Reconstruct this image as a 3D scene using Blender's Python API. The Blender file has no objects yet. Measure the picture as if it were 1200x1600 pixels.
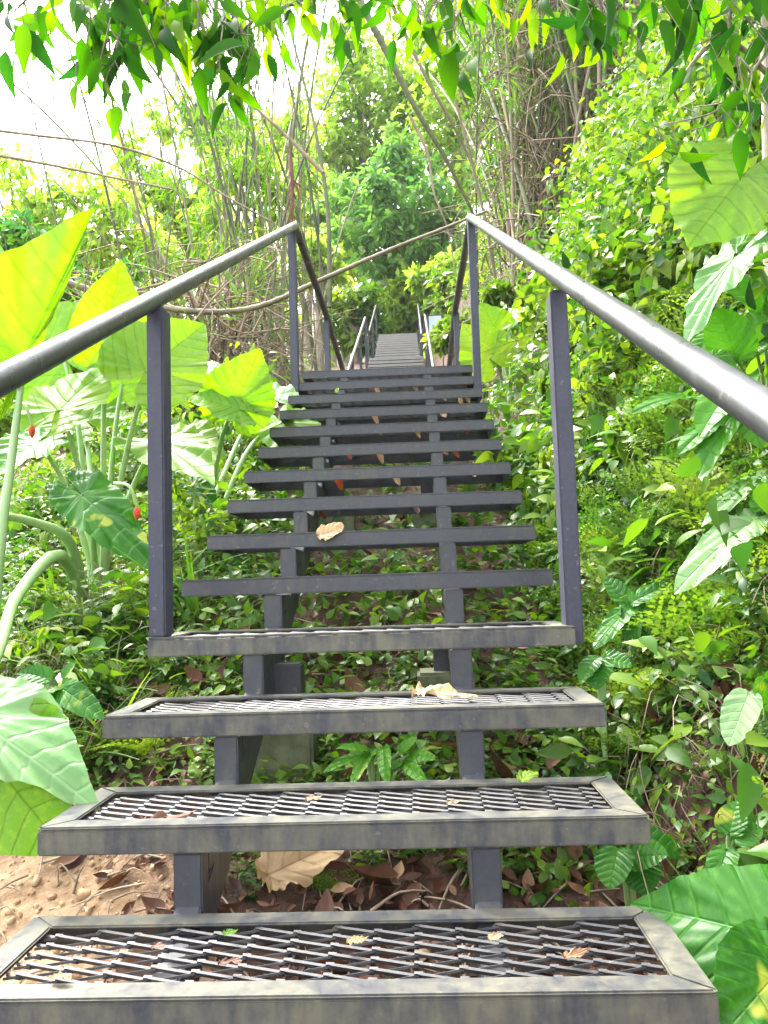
import bpy, bmesh, math, random
import numpy as np
from mathutils import Vector, Matrix
random.seed(7); RNG = np.random.default_rng(7)
PI = math.pi
SC = bpy.context.scene; COL = SC.collection
# ------------------------------------------------------------------ camera
F = 1350.0
PIT, YAW, ROL = 0.0841, 0.0371, -0.031
CAM = np.array([0.1417, -1.1443, 0.5186])
_f = np.array([-math.sin(YAW)*math.cos(PIT), math.cos(YAW)*math.cos(PIT), math.sin(PIT)])
_r = np.cross(_f, [0, 0, 1]); _r /= np.linalg.norm(_r); _u = np.cross(_r, _f)
CA = math.cos(ROL)*_r + math.sin(ROL)*_u; CB = -math.sin(ROL)*_r + math.cos(ROL)*_u
def at(px, py, d):
    return CAM + d*_f + (px-600)/F*d*CA + (800-py)/F*d*CB
def proj(P):
    q = np.asarray(P)-CAM; d = q@_f
    return 600+F*(q@CA)/d, 800-F*(q@CB)/d, d
cd = bpy.data.cameras.new('camera'); cam = bpy.data.objects.new('camera', cd); COL.objects.link(cam)
cd.sensor_fit = 'VERTICAL'; cd.sensor_height = 36; cd.lens = 36*F/1600; cd.clip_end = 500; cd.clip_start = 0.05
M4 = Matrix([[CA[i], CB[i], -_f[i], CAM[i]] for i in range(3)]+[[0, 0, 0, 1]])
cam.matrix_world = M4; SC.camera = cam
# ------------------------------------------------------------------ tagging
def tag(o, label=None, cat=None, group=None, kind=None):
    if label: o['label'] = label
    if cat: o['category'] = cat
    if group: o['group'] = group
    if kind: o['kind'] = kind
    return o
def empty(name, loc, label, cat, group=None):
    o = bpy.data.objects.new(name, None); COL.objects.link(o); o.location = loc
    o.empty_display_size = .1
    return tag(o, label, cat, group)
# ------------------------------------------------------------------ materials
def new_mat(name):
    m = bpy.data.materials.new(name); m.use_nodes = True
    nt = m.node_tree; nt.nodes.clear()
    return m, nt
def N(nt, typ, **kw):
    n = nt.nodes.new(typ)
    for k, v in kw.items(): setattr(n, k, v)
    return n
def L(nt, a, b): nt.links.new(a, b)
def ramp(nt, src, stops):
    r = N(nt, 'ShaderNodeValToRGB'); e = r.color_ramp.elements
    while len(e) < len(stops): e.new(.5)
    for el, (p, c) in zip(e, stops): el.position = p; el.color = (*c, 1) if len(c) == 3 else c
    L(nt, src, r.inputs[0]); return r.outputs[0]
def noise(nt, scale, detail=4, rough=.6, coord=None):
    n = N(nt, 'ShaderNodeTexNoise'); n.inputs['Scale'].default_value = scale
    n.inputs['Detail'].default_value = detail; n.inputs['Roughness'].default_value = rough
    if coord is not None: L(nt, coord, n.inputs['Vector'])
    return n.outputs['Fac']
def mixc(nt, fac, a, b, mode='MIX'):
    m = N(nt, 'ShaderNodeMix', data_type='RGBA', blend_type=mode)
    for s, v in ((m.inputs[0], fac), (m.inputs[6], a), (m.inputs[7], b)):
        if isinstance(v, (int, float)): s.default_value = v
        elif isinstance(v, tuple): s.default_value = (*v, 1)
        else: L(nt, v, s)
    return m.outputs[2]
def math_(nt, op, a, b=None, clamp=False):
    m = N(nt, 'ShaderNodeMath', operation=op); m.use_clamp = clamp
    for s, v in ((m.inputs[0], a), (m.inputs[1], b)):
        if v is None: continue
        if isinstance(v, (int, float)): s.default_value = v
        else: L(nt, v, s)
    return m.outputs[0]
def leaf_mat(name, stops, trans=.42, rough=.42, tsat=1.4, veins=False, spots=None, spec=.28):
    m, nt = new_mat(name)
    out = N(nt, 'ShaderNodeOutputMaterial')
    a = N(nt, 'ShaderNodeAttribute'); a.attribute_name = 'tint'
    col = ramp(nt, a.outputs['Fac'], stops)
    geo = N(nt, 'ShaderNodeNewGeometry')
    nz = noise(nt, 14 if not veins else 6, 3, .6, geo.outputs['Position'])
    col = mixc(nt, math_(nt, 'MULTIPLY', nz, .35), col, (stops[0][1][0]*.6, stops[0][1][1]*.6, stops[0][1][2]*.6))
    bump_h = None
    if veins:
        uv = N(nt, 'ShaderNodeTexCoord'); sx = N(nt, 'ShaderNodeSeparateXYZ'); L(nt, uv.outputs['UV'], sx.inputs[0])
        ax = math_(nt, 'ABSOLUTE', math_(nt, 'SUBTRACT', sx.outputs[0], .5))
        y = math_(nt, 'SUBTRACT', sx.outputs[1], .5)
        lat = math_(nt, 'SUBTRACT', y, math_(nt, 'POWER', math_(nt, 'MULTIPLY', ax, 1.1), 1.25))
        lat = math_(nt, 'ADD', lat, math_(nt, 'MULTIPLY', noise(nt, 5, 2, .5, uv.outputs['UV']), .05))
        fr = math_(nt, 'PINGPONG', math_(nt, 'MULTIPLY', lat, 12.5), .5)
        v1 = math_(nt, 'SUBTRACT', 1, math_(nt, 'MULTIPLY', fr, 9), True)
        v0 = math_(nt, 'SUBTRACT', 1, math_(nt, 'MULTIPLY', ax, 160), True)
        vein = math_(nt, 'MAXIMUM', v1, v0)
        dark = tuple(c*.42 for c in stops[1][1]); 
        col = mixc(nt, math_(nt, 'ADD', math_(nt, 'MULTIPLY', v0, .5), math_(nt, 'MULTIPLY', v1, .38)), col, veins if isinstance(veins, tuple) else dark)
        mott = noise(nt, 22, 5, .65, uv.outputs['UV'])
        col = mixc(nt, ramp(nt, mott, [(.5, (0, 0, 0)), (.75, (.55, .55, .55))]), col, stops[-1][1])
        bump_h = math_(nt, 'SUBTRACT', math_(nt, 'MULTIPLY', fr, .8), vein)
    if spots:
        sp = noise(nt, 9, 2, .5, geo.outputs['Position'])
        col = mixc(nt, ramp(nt, sp, [(.66, (0, 0, 0)), (.7, (1, 1, 1))]), col, spots)
    p = N(nt, 'ShaderNodeBsdfPrincipled'); L(nt, col, p.inputs['Base Color'])
    rz = math_(nt, 'ADD', math_(nt, 'MULTIPLY', nz, .25), rough-.12); L(nt, rz, p.inputs['Roughness'])
    p.inputs['Specular IOR Level'].default_value = spec
    if bump_h is not None:
        b = N(nt, 'ShaderNodeBump'); b.inputs['Strength'].default_value = .5; b.inputs['Distance'].default_value = .004
        L(nt, bump_h, b.inputs['Height']); L(nt, b.outputs[0], p.inputs['Normal'])
    t = N(nt, 'ShaderNodeBsdfTranslucent')
    hs = N(nt, 'ShaderNodeHueSaturation'); hs.inputs['Hue'].default_value = .5
    hs.inputs['Saturation'].default_value = 1.12; hs.inputs['Value'].default_value = tsat
    L(nt, col, hs.inputs['Color']); L(nt, hs.outputs[0], t.inputs['Color'])
    mx = N(nt, 'ShaderNodeMixShader'); mx.inputs[0].default_value = trans
    L(nt, p.outputs[0], mx.inputs[1]); L(nt, t.outputs[0], mx.inputs[2]); L(nt, mx.outputs[0], out.inputs['Surface'])
    return m
def simple_mat(name, c1, c2, scale=8, rough=.8, c3=None, bump=.3, spec=.4, stretch=None):
    m, nt = new_mat(name); out = N(nt, 'ShaderNodeOutputMaterial'); p = N(nt, 'ShaderNodeBsdfPrincipled')
    tc = N(nt, 'ShaderNodeTexCoord'); co = tc.outputs['Object']
    if stretch:
        mp = N(nt, 'ShaderNodeMapping'); mp.inputs['Scale'].default_value = stretch; L(nt, co, mp.inputs[0]); co = mp.outputs[0]
    nz = noise(nt, scale, 6, .65, co)
    at_ = N(nt, 'ShaderNodeAttribute'); at_.attribute_name = 'tint'
    f = math_(nt, 'ADD', math_(nt, 'MULTIPLY', nz, 1.1), math_(nt, 'MULTIPLY', at_.outputs['Fac'], .5))
    st = [(.35, c1), (.95, c2)] if c3 is None else [(.35, c1), (.65, c2), (1, c3)]
    L(nt, ramp(nt, f, st), p.inputs['Base Color'])
    p.inputs['Roughness'].default_value = rough; p.inputs['Specular IOR Level'].default_value = spec
    b = N(nt, 'ShaderNodeBump'); b.inputs['Strength'].default_value = bump; b.inputs['Distance'].default_value = .01
    L(nt, noise(nt, scale*4, 4, .6, co), b.inputs['Height']); L(nt, b.outputs[0], p.inputs['Normal'])
    L(nt, p.outputs[0], out.inputs[0]); return m
def metal_mat(name, base, dirt, rough, dirt_lo, spec=.36, metallic=0.):
    m, nt = new_mat(name); out = N(nt, 'ShaderNodeOutputMaterial'); p = N(nt, 'ShaderNodeBsdfPrincipled')
    g = N(nt, 'ShaderNodeNewGeometry'); P = g.outputs['Position']
    n1 = noise(nt, 7, 6, .7, P)
    mp = N(nt, 'ShaderNodeMapping'); mp.inputs['Scale'].default_value = (38, 30, 9); L(nt, P, mp.inputs[0])
    n2 = noise(nt, 1, 4, .6, mp.outputs[0])
    n3 = noise(nt, 90, 3, .6, P)
    f = math_(nt, 'ADD', math_(nt, 'MULTIPLY', n1, .6), math_(nt, 'MULTIPLY', n2, .4))
    msk = ramp(nt, f, [(dirt_lo, (0, 0, 0)), (dirt_lo+.18, (.9, .9, .9))])
    c = mixc(nt, n3, tuple(b*.7 for b in base), tuple(b*1.3 for b in base))
    c = mixc(nt, msk, c, dirt)
    sp = ramp(nt, noise(nt, 55, 2, .5, P), [(.68, (0, 0, 0)), (.72, (1, 1, 1))])
    c = mixc(nt, math_(nt, 'MULTIPLY', sp, .2), c, (.28, .27, .24))
    rust = ramp(nt, noise(nt, 16, 5, .7, P), [(.66, (0, 0, 0)), (.74, (1, 1, 1))])
    c = mixc(nt, math_(nt, 'MULTIPLY', rust, .5), c, (.09, .045, .025))
    L(nt, c, p.inputs['Base Color'])
    L(nt, ramp(nt, f, [(.3, (rough-.1,)*3), (.7, (rough+.25,)*3)]), p.inputs['Roughness'])
    p.inputs['Specular IOR Level'].default_value = spec; p.inputs['Metallic'].default_value = metallic
    b = N(nt, 'ShaderNodeBump'); b.inputs['Strength'].default_value = .12; b.inputs['Distance'].default_value = .002
    L(nt, noise(nt, 120, 4, .6, P), b.inputs['Height']); L(nt, b.outputs[0], p.inputs['Normal'])
    L(nt, p.outputs[0], out.inputs[0]); return m

MAT = {}
MAT['tread'] = metal_mat('tread steel', (.044, .045, .053), (.085, .080, .062), .34, .50, .45)
MAT['worn_tread'] = metal_mat('worn tread steel', (.048, .049, .058), (.135, .126, .088), .38, .415)
MAT['far_tread'] = metal_mat('glare lightened tread steel', (.26, .25, .24), (.32, .30, .26), .55, .5)  # same paint as the near treads, colour lightened to carry sky glare
MAT['post'] = metal_mat('post steel', (.043, .044, .064), (.085, .085, .080), .38, .62)
MAT['rail'] = metal_mat('rail steel', (.030, .030, .034), (.075, .070, .062), .27, .56, .6, .0)
MAT['grate'] = metal_mat('grating steel', (.050, .048, .050), (.10, .085, .065), .40, .50, .5, .2)
MAT['concrete'] = simple_mat('mossy concrete', (.06, .075, .035), (.16, .17, .10), 9, .9, (.22, .21, .16))
G1 = [(0, (.018, .065, .014)), (.5, (.055, .155, .022)), (1, (.14, .29, .03))]
MAT['fern'] = leaf_mat('fern leaf', [(0, (.028, .085, .016)), (.5, (.095, .20, .026)), (1, (.27, .38, .055))], .4, .5)
MAT['herb'] = leaf_mat('herb leaf', [(0, (.020, .072, .014)), (.5, (.068, .17, .022)), (1, (.22, .34, .04))], .38, .36)
MAT['vine'] = leaf_mat('vine leaf', [(0, (.024, .085, .018)), (.5, (.10, .21, .026)), (1, (.30, .40, .05))], .42, .34)
MAT['canopy'] = leaf_mat('canopy leaf', [(0, (.016, .062, .010)), (.5, (.05, .155, .014)), (1, (.19, .33, .02))], .6, .55, 1.6, False, None, .12)
MAT['tree'] = leaf_mat('tree leaf', [(0, (.018, .085, .028)), (.5, (.06, .19, .04)), (1, (.19, .35, .05))], .4, .42)
MAT['pale_tree'] = leaf_mat('pale tree leaf', [(0, (.12, .21, .03)), (.5, (.25, .37, .06)), (1, (.42, .50, .11))], .62, .5, 1.8)
MAT['mid_tree'] = leaf_mat('mid tree leaf', [(0, (.045, .13, .03)), (.5, (.115, .25, .05)), (1, (.24, .38, .075))], .55, .5, 1.6)
MAT['bamboo_leaf'] = leaf_mat('bamboo leaf', [(0, (.05, .13, .02)), (.5, (.12, .25, .03)), (1, (.25, .38, .06))], .45, .5)
MAT['ear'] = leaf_mat('elephant ear leaf', [(0, (.07, .20, .02)), (.5, (.15, .31, .03)), (1, (.28, .40, .05))], .5, .45, 1.35, True)
MAT['ear_dark'] = leaf_mat('glossy leaf', [(0, (.015, .075, .010)), (.5, (.032, .145, .012)), (1, (.10, .28, .02))], .35, .34, 1.5, (.06, .20, .03), (.30, .34, .04), .22)
MAT['ear_pale'] = leaf_mat('pale leaf back', [(0, (.10, .26, .07)), (.5, (.19, .37, .13)), (1, (.32, .47, .22))], .35, .34, 1.2, (.30, .46, .24))
MAT['dry'] = leaf_mat('dry leaf', [(0, (.05, .018, .012)), (.35, (.13, .055, .03)), (.7, (.24, .12, .065)), (1, (.45, .28, .14))], .12, .5, 1.1)
MAT['tan'] = leaf_mat('tan dry leaf', [(0, (.40, .24, .11)), (.5, (.50, .34, .18)), (1, (.62, .46, .27))], .15, .5, 1.1, (.25, .14, .07))
MAT['rust_leaf'] = leaf_mat('rust red leaf', [(0, (.22, .05, .02)), (.5, (.38, .09, .03)), (1, (.5, .18, .06))], .25, .5, 1.2)
MAT['red'] = simple_mat('red fruit', (.45, .03, .015), (.7, .09, .03), 60, .35)
MAT['petiole'] = simple_mat('green stalk', (.16, .31, .09), (.32, .45, .19), 4, .38, None, .15, .5, (3, 3, 1))
MAT['stem'] = simple_mat('thin stem', (.04, .07, .02), (.13, .15, .05), 9, .7)
MAT['bark'] = simple_mat('bark', (.06, .045, .03), (.20, .165, .125), 7, .9, (.33, .29, .23), .6, .2, (2, 2, .6))
MAT['culm'] = simple_mat('bamboo culm', (.035, .030, .018), (.11, .09, .05), 3, .6, (.25, .21, .13), .2, .4, (1, 1, .4))
MAT['culm_green'] = simple_mat('green culm', (.025, .035, .015), (.075, .095, .04), 3, .5, (.17, .18, .09), .2, .4)
MAT['twig'] = simple_mat('dry twig', (.06, .042, .028), (.19, .14, .095), 6, .9, (.36, .28, .2), .3, .2)
# ------------------------------------------------------------------ mesh builder
class MB:
    def __init__(s): s.v = []; s.q = []; s.t = []; s.m = []; s.uv = []; s.n = 0; s.sm = []
    def add(s, v, q, tint=.5, mat=0, uv=None, smooth=True):
        v = np.asarray(v, float).reshape(-1, 3); q = np.asarray(q, int).reshape(-1, 4)
        s.v.append(v); s.q.append(q+s.n); s.n += len(v)
        s.t.append(np.full(len(v), tint) if np.isscalar(tint) else np.asarray(tint))
        s.m.append(np.full(len(q), mat)); s.sm.append(np.full(len(q), smooth))
        s.uv.append(np.full((len(v), 2), .5) if uv is None else uv)
    def build(s, name, mats, parent=None, origin=None):
        V = np.concatenate(s.v); Q = np.concatenate(s.q); T = np.concatenate(s.t)
        if origin is not None: V = V-np.asarray(origin)
        me = bpy.data.meshes.new(name)
        me.vertices.add(len(V)); me.vertices.foreach_set('co', V.astype(np.float32).ravel())
        me.loops.add(len(Q)*4); me.loops.foreach_set('vertex_index', Q.astype(np.int32).ravel())
        me.polygons.add(len(Q)); me.polygons.foreach_set('loop_start', np.arange(0, len(Q)*4, 4, dtype=np.int32))
        me.polygons.foreach_set('loop_total', np.full(len(Q), 4, np.int32))
        me.polygons.foreach_set('material_index', np.concatenate(s.m).astype(np.int32))
        me.polygons.foreach_set('use_smooth', np.concatenate(s.sm).astype(bool))
        a = me.attributes.new('tint', 'FLOAT', 'POINT'); a.data.foreach_set('value', T.astype(np.float32))
        u = me.uv_layers.new(name='UVMap'); UV = np.concatenate(s.uv)
        u.data.foreach_set('uv', UV[Q.ravel()].astype(np.float32).ravel())
        me.update(calc_edges=True)
        for m in (mats if isinstance(mats, (list, tuple)) else [mats]): me.materials.append(m)
        o = bpy.data.objects.new(name, me); COL.objects.link(o)
        if origin is not None: o.location = origin
        if parent is not None:
            o.parent = parent
            if origin is not None: o.location = np.asarray(origin)-np.array(parent.location)
            else: o.location = -np.array(parent.location)
        return o
def dup(o, loc, rotz=0, scale=1, parent=None, tilt=(0, 0)):
    c = o.copy(); COL.objects.link(c); c.location = loc; c.rotation_euler = (tilt[0], tilt[1], rotz)
    c.scale = (scale,)*3; c.parent = parent
    return c
def tube(pts, rad, sides=6):
    pts = np.asarray(pts, float); n = len(pts); rad = np.full(n, rad) if np.isscalar(rad) else np.asarray(rad)
    if len(rad) != n: rad = np.interp(np.linspace(0, 1, n), np.linspace(0, 1, len(rad)), rad)
    t = np.gradient(pts, axis=0); t /= np.linalg.norm(t, axis=1)[:, None]+1e-9
    ref = np.array([0, 0, 1.]) if abs(t[:, 2].mean()) < .8 else np.array([1., 0, 0])
    a = np.cross(t, ref); a /= np.linalg.norm(a, axis=1)[:, None]+1e-9; b = np.cross(t, a)
    th = np.arange(sides)*2*PI/sides
    v = pts[:, None]+rad[:, None, None]*(np.cos(th)[None, :, None]*a[:, None]+np.sin(th)[None, :, None]*b[:, None])
    i = np.arange(n-1)[:, None]*sides; j = np.arange(sides)[None]; j2 = (j+1) % sides
    q = np.stack([i+j, i+j2, i+sides+j2, i+sides+j], -1).reshape(-1, 4)
    return v.reshape(-1, 3), q
def curve(p, n=12):
    p = np.asarray(p, float)
    if len(p) == 2: return p[0]+np.linspace(0, 1, n)[:, None]*(p[1]-p[0])
    P = np.vstack([2*p[0]-p[1], p, 2*p[-1]-p[-2]]); out = []
    m = len(p)-1; k = max(2, n//m)
    for i in range(m):
        for t in np.linspace(0, 1, k, endpoint=(i == m-1)):
            a, b, c, d = P[i:i+4]
            out.append(.5*(2*b+(c-a)*t+(2*a-5*b+4*c-d)*t*t+(3*b-a-3*c+d)*t**3))
    return np.array(out)
def leaf_t(n=3, w=.45, curl=.2, fold=.25, pw=.75, tip=1.):
    v = np.linspace(0, 1, n+1); h = np.maximum(w/2*np.sin(PI*v**pw)**tip, .004)
    z = -curl*v*v
    V = np.stack([np.stack([-h, v, z+fold*h], -1), np.stack([0*h, v, z], -1), np.stack([h, v, z+fold*h], -1)], 1).reshape(-1, 3)
    q = []
    for i in range(n):
        a = 3*i; q += [[a, a+1, a+4, a+3], [a+1, a+2, a+5, a+4]]
    return V, np.array(q)
def frames(d, nrm):
    d = d/(np.linalg.norm(d, axis=1)[:, None]+1e-9); s = np.cross(d, nrm); s /= np.linalg.norm(s, axis=1)[:, None]+1e-9
    n = np.cross(s, d); return np.stack([s, d, n], -1)
def scatter(mb, tmpl, pos, R, scale, tint, mat=0):
    V, q = tmpl; N_ = len(pos)
    W = np.einsum('nij,vj->nvi', R, V)*np.asarray(scale).reshape(-1, 1, 1)+pos[:, None]
    Q = (q[None]+np.arange(N_)[:, None, None]*len(V)).reshape(-1, 4)
    t = np.repeat(np.broadcast_to(tint, (N_,)), len(V)); mb.add(W.reshape(-1, 3), Q, t, mat)
def rdir(n, up=0., spread=1., rng=RNG):
    v = rng.normal(size=(n, 3))*spread; v[:, 2] += up; return v/np.linalg.norm(v, axis=1)[:, None]
# ------------------------------------------------------------------ terrain
def fbm(x, y, s=1.):
    return (np.sin(x*1.7*s+y*.6*s+.3)+np.sin(-x*.9*s+y*2.1*s+1.7)+.6*np.sin(x*3.9*s-y*1.3*s+2.2)+.6*np.sin(x*2.3*s+y*4.4*s)
            + .35*np.sin(x*8.1*s+y*5.2*s+.5)+.35*np.sin(-x*6.3*s+y*9.7*s+4.))/3.
G_, R_, D_, W_ = .2943, .1372, .289, 1.0
def zb(y): return np.interp(y, [-30, -6, 0, 3.83, 8.4, 14.75, 16.3, 21, 30, 45, 90], [-6, -2.4, -.42, 1.33, 1.33, 4.2, 4.25, 6.35, 8.6, 13.5, 32])
def H(x, y):
    x = np.asarray(x, float); y = np.asarray(y, float); z = zb(y)
    u = np.clip(x-.60, 0, None); s = 1.4+.25*np.clip(y-1.5, 0, 4)
    far = np.clip((y-20)/15, 0, 1)
    b = s*np.minimum(np.sqrt(u*u+.006)-.077, 1.9)+.55*np.clip(u-1.9, 0, 40)
    z = z+b*(1-.6*far)
    l = np.clip(-x-.6, 0, None); z = z-.10*np.minimum(l, 5)-.30*np.clip(l-5, 0, 60)*(1-.5*far)
    near = np.clip(np.abs(x)/.5-.6, 0, 1)
    return z+(.03+.06*near)*fbm(x*1.3, y*1.3)+.012*fbm(x*6, y*6)
def gp(px, py):
    """where the line of sight through a spot of the slope meets the ground"""
    px = np.atleast_1d(px).astype(float); py = np.atleast_1d(py).astype(float)
    ds = np.geomspace(.7, 90, 260); hit = np.full(len(px), np.nan); prev = np.zeros(len(px))+.7
    for d in ds:
        P = CAM+d*_f+((px-600)/F*d)[:, None]*CA+((800-py)/F*d)[:, None]*CB
        under = P[:, 2] < H(P[:, 0], P[:, 1]); new = under & np.isnan(hit); hit[new] = (d+prev[new])/2; prev[:] = d
    P = CAM+hit[:, None]*_f+((px-600)/F*hit)[:, None]*CA+((800-py)/F*hit)[:, None]*CB
    ok = ~np.isnan(hit); P = P[ok]; P[:, 2] = H(P[:, 0], P[:, 1]); return P, hit[ok]
def gnormal(x, y):
    e = .05; a = (H(x+e, y)-H(x-e, y))/(2*e); b = (H(x, y+e)-H(x, y-e))/(2*e)
    n = np.stack([-a, -b, np.ones_like(a)], -1); return n/np.linalg.norm(n, axis=-1)[..., None]
def warp(n, lim, k): t = np.linspace(-1, 1, n); return lim*np.sinh(k*t)/math.sinh(k)
gx = warp(241, 70, 5.2); gy = np.concatenate([np.linspace(-12, -1.4, 40), np.linspace(-1.35, 6, 170), 6+np.geomspace(.06, 90, 110)])
X, Y = np.meshgrid(gx, gy); Z = H(X, Y)
mb = MB(); nx, ny = len(gx), len(gy); i, j = np.meshgrid(np.arange(nx-1), np.arange(ny-1)); k = j*nx+i
mb.add(np.stack([X, Y, Z], -1).reshape(-1, 3), np.stack([k, k+1, k+nx+1, k+nx], -1).reshape(-1, 4))
m, nt = new_mat('forest soil'); out = N(nt, 'ShaderNodeOutputMaterial'); p = N(nt, 'ShaderNodeBsdfPrincipled')
g = N(nt, 'ShaderNodeNewGeometry'); P_ = g.outputs['Position']
c = ramp(nt, noise(nt, 9, 8, .7, P_), [(.3, (.030, .016, .011)), (.5, (.075, .036, .022)), (.7, (.15, .085, .05))])
sp = N(nt, 'ShaderNodeSeparateXYZ'); L(nt, P_, sp.inputs[0])
dx = math_(nt, 'ADD', sp.outputs[0], .80); dy = math_(nt, 'SUBTRACT', sp.outputs[1], .55)
dd = math_(nt, 'SQRT', math_(nt, 'ADD', math_(nt, 'MULTIPLY', dx, dx), math_(nt, 'MULTIPLY', dy, dy)))
dd = math_(nt, 'ADD', dd, math_(nt, 'MULTIPLY', noise(nt, 5, 5, .6, P_), .35))
sand = ramp(nt, dd, [(.44, (1, 1, 1)), (.66, (0, 0, 0))])
c = mixc(nt, sand, c, ramp(nt, noise(nt, 30, 6, .7, P_), [(.3, (.22, .12, .06)), (.7, (.46, .31, .18))]))
L(nt, c, p.inputs['Base Color']); p.inputs['Roughness'].default_value = .9
b = N(nt, 'ShaderNodeBump'); b.inputs['Strength'].default_value = .8; b.inputs['Distance'].default_value = .03
L(nt, noise(nt, 22, 8, .7, P_), b.inputs['Height']); L(nt, b.outputs[0], p.inputs['Normal']); L(nt, p.outputs[0], out.inputs[0])
tag(mb.build('ground', m), kind='structure')
# ------------------------------------------------------------------ staircases
def bm_obj(name, bm, mat, parent=None, bevel=.0025, loc=(0, 0, 0)):
    if bevel: bmesh.ops.bevel(bm, geom=[e for e in bm.edges], offset=bevel, segments=2, affect='EDGES', clamp_overlap=True)
    me = bpy.data.meshes.new(name); bm.to_mesh(me); bm.free(); me.materials.append(mat)
    o = bpy.data.objects.new(name, me); COL.objects.link(o); o.parent = parent; o.location = loc
    return o
def box(bm, x0, x1, y0, y1, z0, z1):
    vs = [bm.verts.new((x, y, z)) for z in (z0, z1) for y in (y0, y1) for x in (x0, x1)]
    for f in ((0, 2, 3, 1), (4, 5, 7, 6), (0, 1, 5, 4), (2, 6, 7, 3), (0, 4, 6, 2), (1, 3, 7, 5)): bm.faces.new([vs[i] for i in f])
def prism(bm, poly, z0, z1):
    lo = [bm.verts.new((x, y, z0)) for x, y in poly]; hi = [bm.verts.new((x, y, z1)) for x, y in poly]; n = len(poly)
    bm.faces.new(hi); bm.faces.new(lo[::-1])
    for i in range(n): bm.faces.new((lo[i], lo[(i+1) % n], hi[(i+1) % n], hi[i]))
def tread_frame(name, parent, loc, w=W_, dep=D_, bev=.0025, mat='tread'):
    bm = bmesh.new(); h = w/2; a = .046; t = .006; g = .0006
    prism(bm, [(-h+g, 0), (h-g, 0), (h-a-g, a), (-h+a+g, a)], -t, 0)
    prism(bm, [(-h+a+g, dep-a), (h-a-g, dep-a), (h-g, dep), (-h+g, dep)], -t, -.0008)
    prism(bm, [(-h, g), (-h+a, a+g), (-h+a, dep-a-g), (-h, dep-g)], -t, -.0004)
    prism(bm, [(h-a, a+g), (h, g), (h, dep-g), (h-a, dep-a-g)], -t, -.0006)
    box(bm, -h, h, -.0005, .006, -.046, -t-.0003); box(bm, -h, h, dep-.006, dep, -.046, -t-.0003)
    box(bm, -h, -h+.006, .0065, dep-.0065, -.045, -t-.0003); box(bm, h-.006, h, .0065, dep-.0065, -.045, -t-.0003)
    return bm_obj(name, bm, MAT[mat], parent, bev, loc)
def grating_mesh(w, dep, ax=.062, ay=.0165):
    mb = MB(); h = w/2-.044; y0, y1 = .043, dep-.043; zc = -.013
    def seg(p, q, hw, ht, tilt):
        d = q-p; d /= np.linalg.norm(d); s = np.array([-d[1], d[0], 0]); n = np.cross(d, s)*1.
        s2 = s*math.cos(tilt)+n*math.sin(tilt); n2 = -s*math.sin(tilt)+n*math.cos(tilt)
        v = [c+s2*a*hw+n2*b*ht for c in (p, q) for a, b in ((-1, -1), (1, -1), (1, 1), (-1, 1))]
        mb.add(v, [[0, 1, 5, 4], [1, 2, 6, 5], [2, 3, 7, 6], [3, 0, 4, 7], [3, 2, 1, 0], [4, 5, 6, 7]], RNG.random(), 0, None, False)
    na = int(w/ax/2)+2; nb = int(dep/ay/2)+2
    inside = lambda p: -h <= p[0] <= h and y0 <= p[1] <= y1
    for i in range(-2*na, 2*na+1):
        for j in range(-2*nb, 2*nb+1):
            if (i+j) % 2: continue
            P = np.array([i*ax/1., dep/2+j*ay, zc])
            for sg, zz, hw in ((-1, .0022, .0020), (1, -.0020, .0013)):
                Q = P+np.array([ax, sg*ay, 0]); A, B = P+np.array([0, 0, zz]), Q+np.array([0, 0, -zz*.4])
                if not inside(P) and not inside(Q): continue
                t0, t1 = 0., 1.
                for k_, lo, hi in ((0, -h, h), (1, y0, y1)):
                    dlt = B[k_]-A[k_]
                    for lim, sgn in ((lo, 1), (hi, -1)):
                        fa, fb = sgn*(A[k_]-lim), sgn*(B[k_]-lim)
                        if fa < 0 and fb >= 0: t0 = max(t0, fa/(fa-fb))
                        if fb < 0 and fa >= 0: t1 = min(t1, fa/(fa-fb))
                if t1-t0 < .05: continue
                seg(A+(B-A)*t0, A+(B-A)*t1, hw, .0036 if sg < 0 else .0018, .55 if sg < 0 else -.2)
            if inside(P):
                seg(P+np.array([-.006, .0006, .003]), P+np.array([.006, -.0006, .003]), .0022, .0030, .4)
    return mb
g0 = grating_mesh(W_, D_).build('mesh_grating', MAT['grate']); GR_ME = g0.data; bpy.data.objects.remove(g0)
def grating(parent):
    o = bpy.data.objects.new('mesh_grating', GR_ME); COL.objects.link(o); o.parent = parent; return o
def post(bm_parent, x, y, z0, z1, wx=.04, wy=.072, name='handrail_post'):
    bm = bmesh.new(); box(bm, -wx/2, wx/2, -wy/2, wy/2, 0, z1-z0)
    return bm_obj(name, bm, MAT['post'], bm_parent, .004, (x, y, z0))
def rail(parent, pts, r=.0225, name='handrail'):
    p = [np.array(q, float) for q in pts]; out = []
    for a, b in zip(p[:-1], p[1:]):
        n = max(2, int(np.linalg.norm(b-a)/.15)); out += [a+(b-a)*t for t in np.linspace(0, 1, n, endpoint=False)]
    out.append(p[-1]); mb = MB(); v, q = tube(out, r, 20); mb.add(v, q)
    n = len(out)
    for e, rev in ((0, 0), (n-1, 1)):
        ring = np.arange(20)+e*20; c = v[ring]
        qq = [[i, i+1, 18-i, 19-i] for i in range(0, 9)]; mb.add(c, qq if rev else [x[::-1] for x in qq])
    o = mb.build(name, MAT['rail']); o.parent = parent; return o
ORD = ['first', 'second', 'third', 'fourth', 'fifth', 'sixth', 'seventh', 'eighth', 'ninth', 'tenth', 'eleventh', 'twelfth', 'thirteenth', 'fourteenth']
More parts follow.
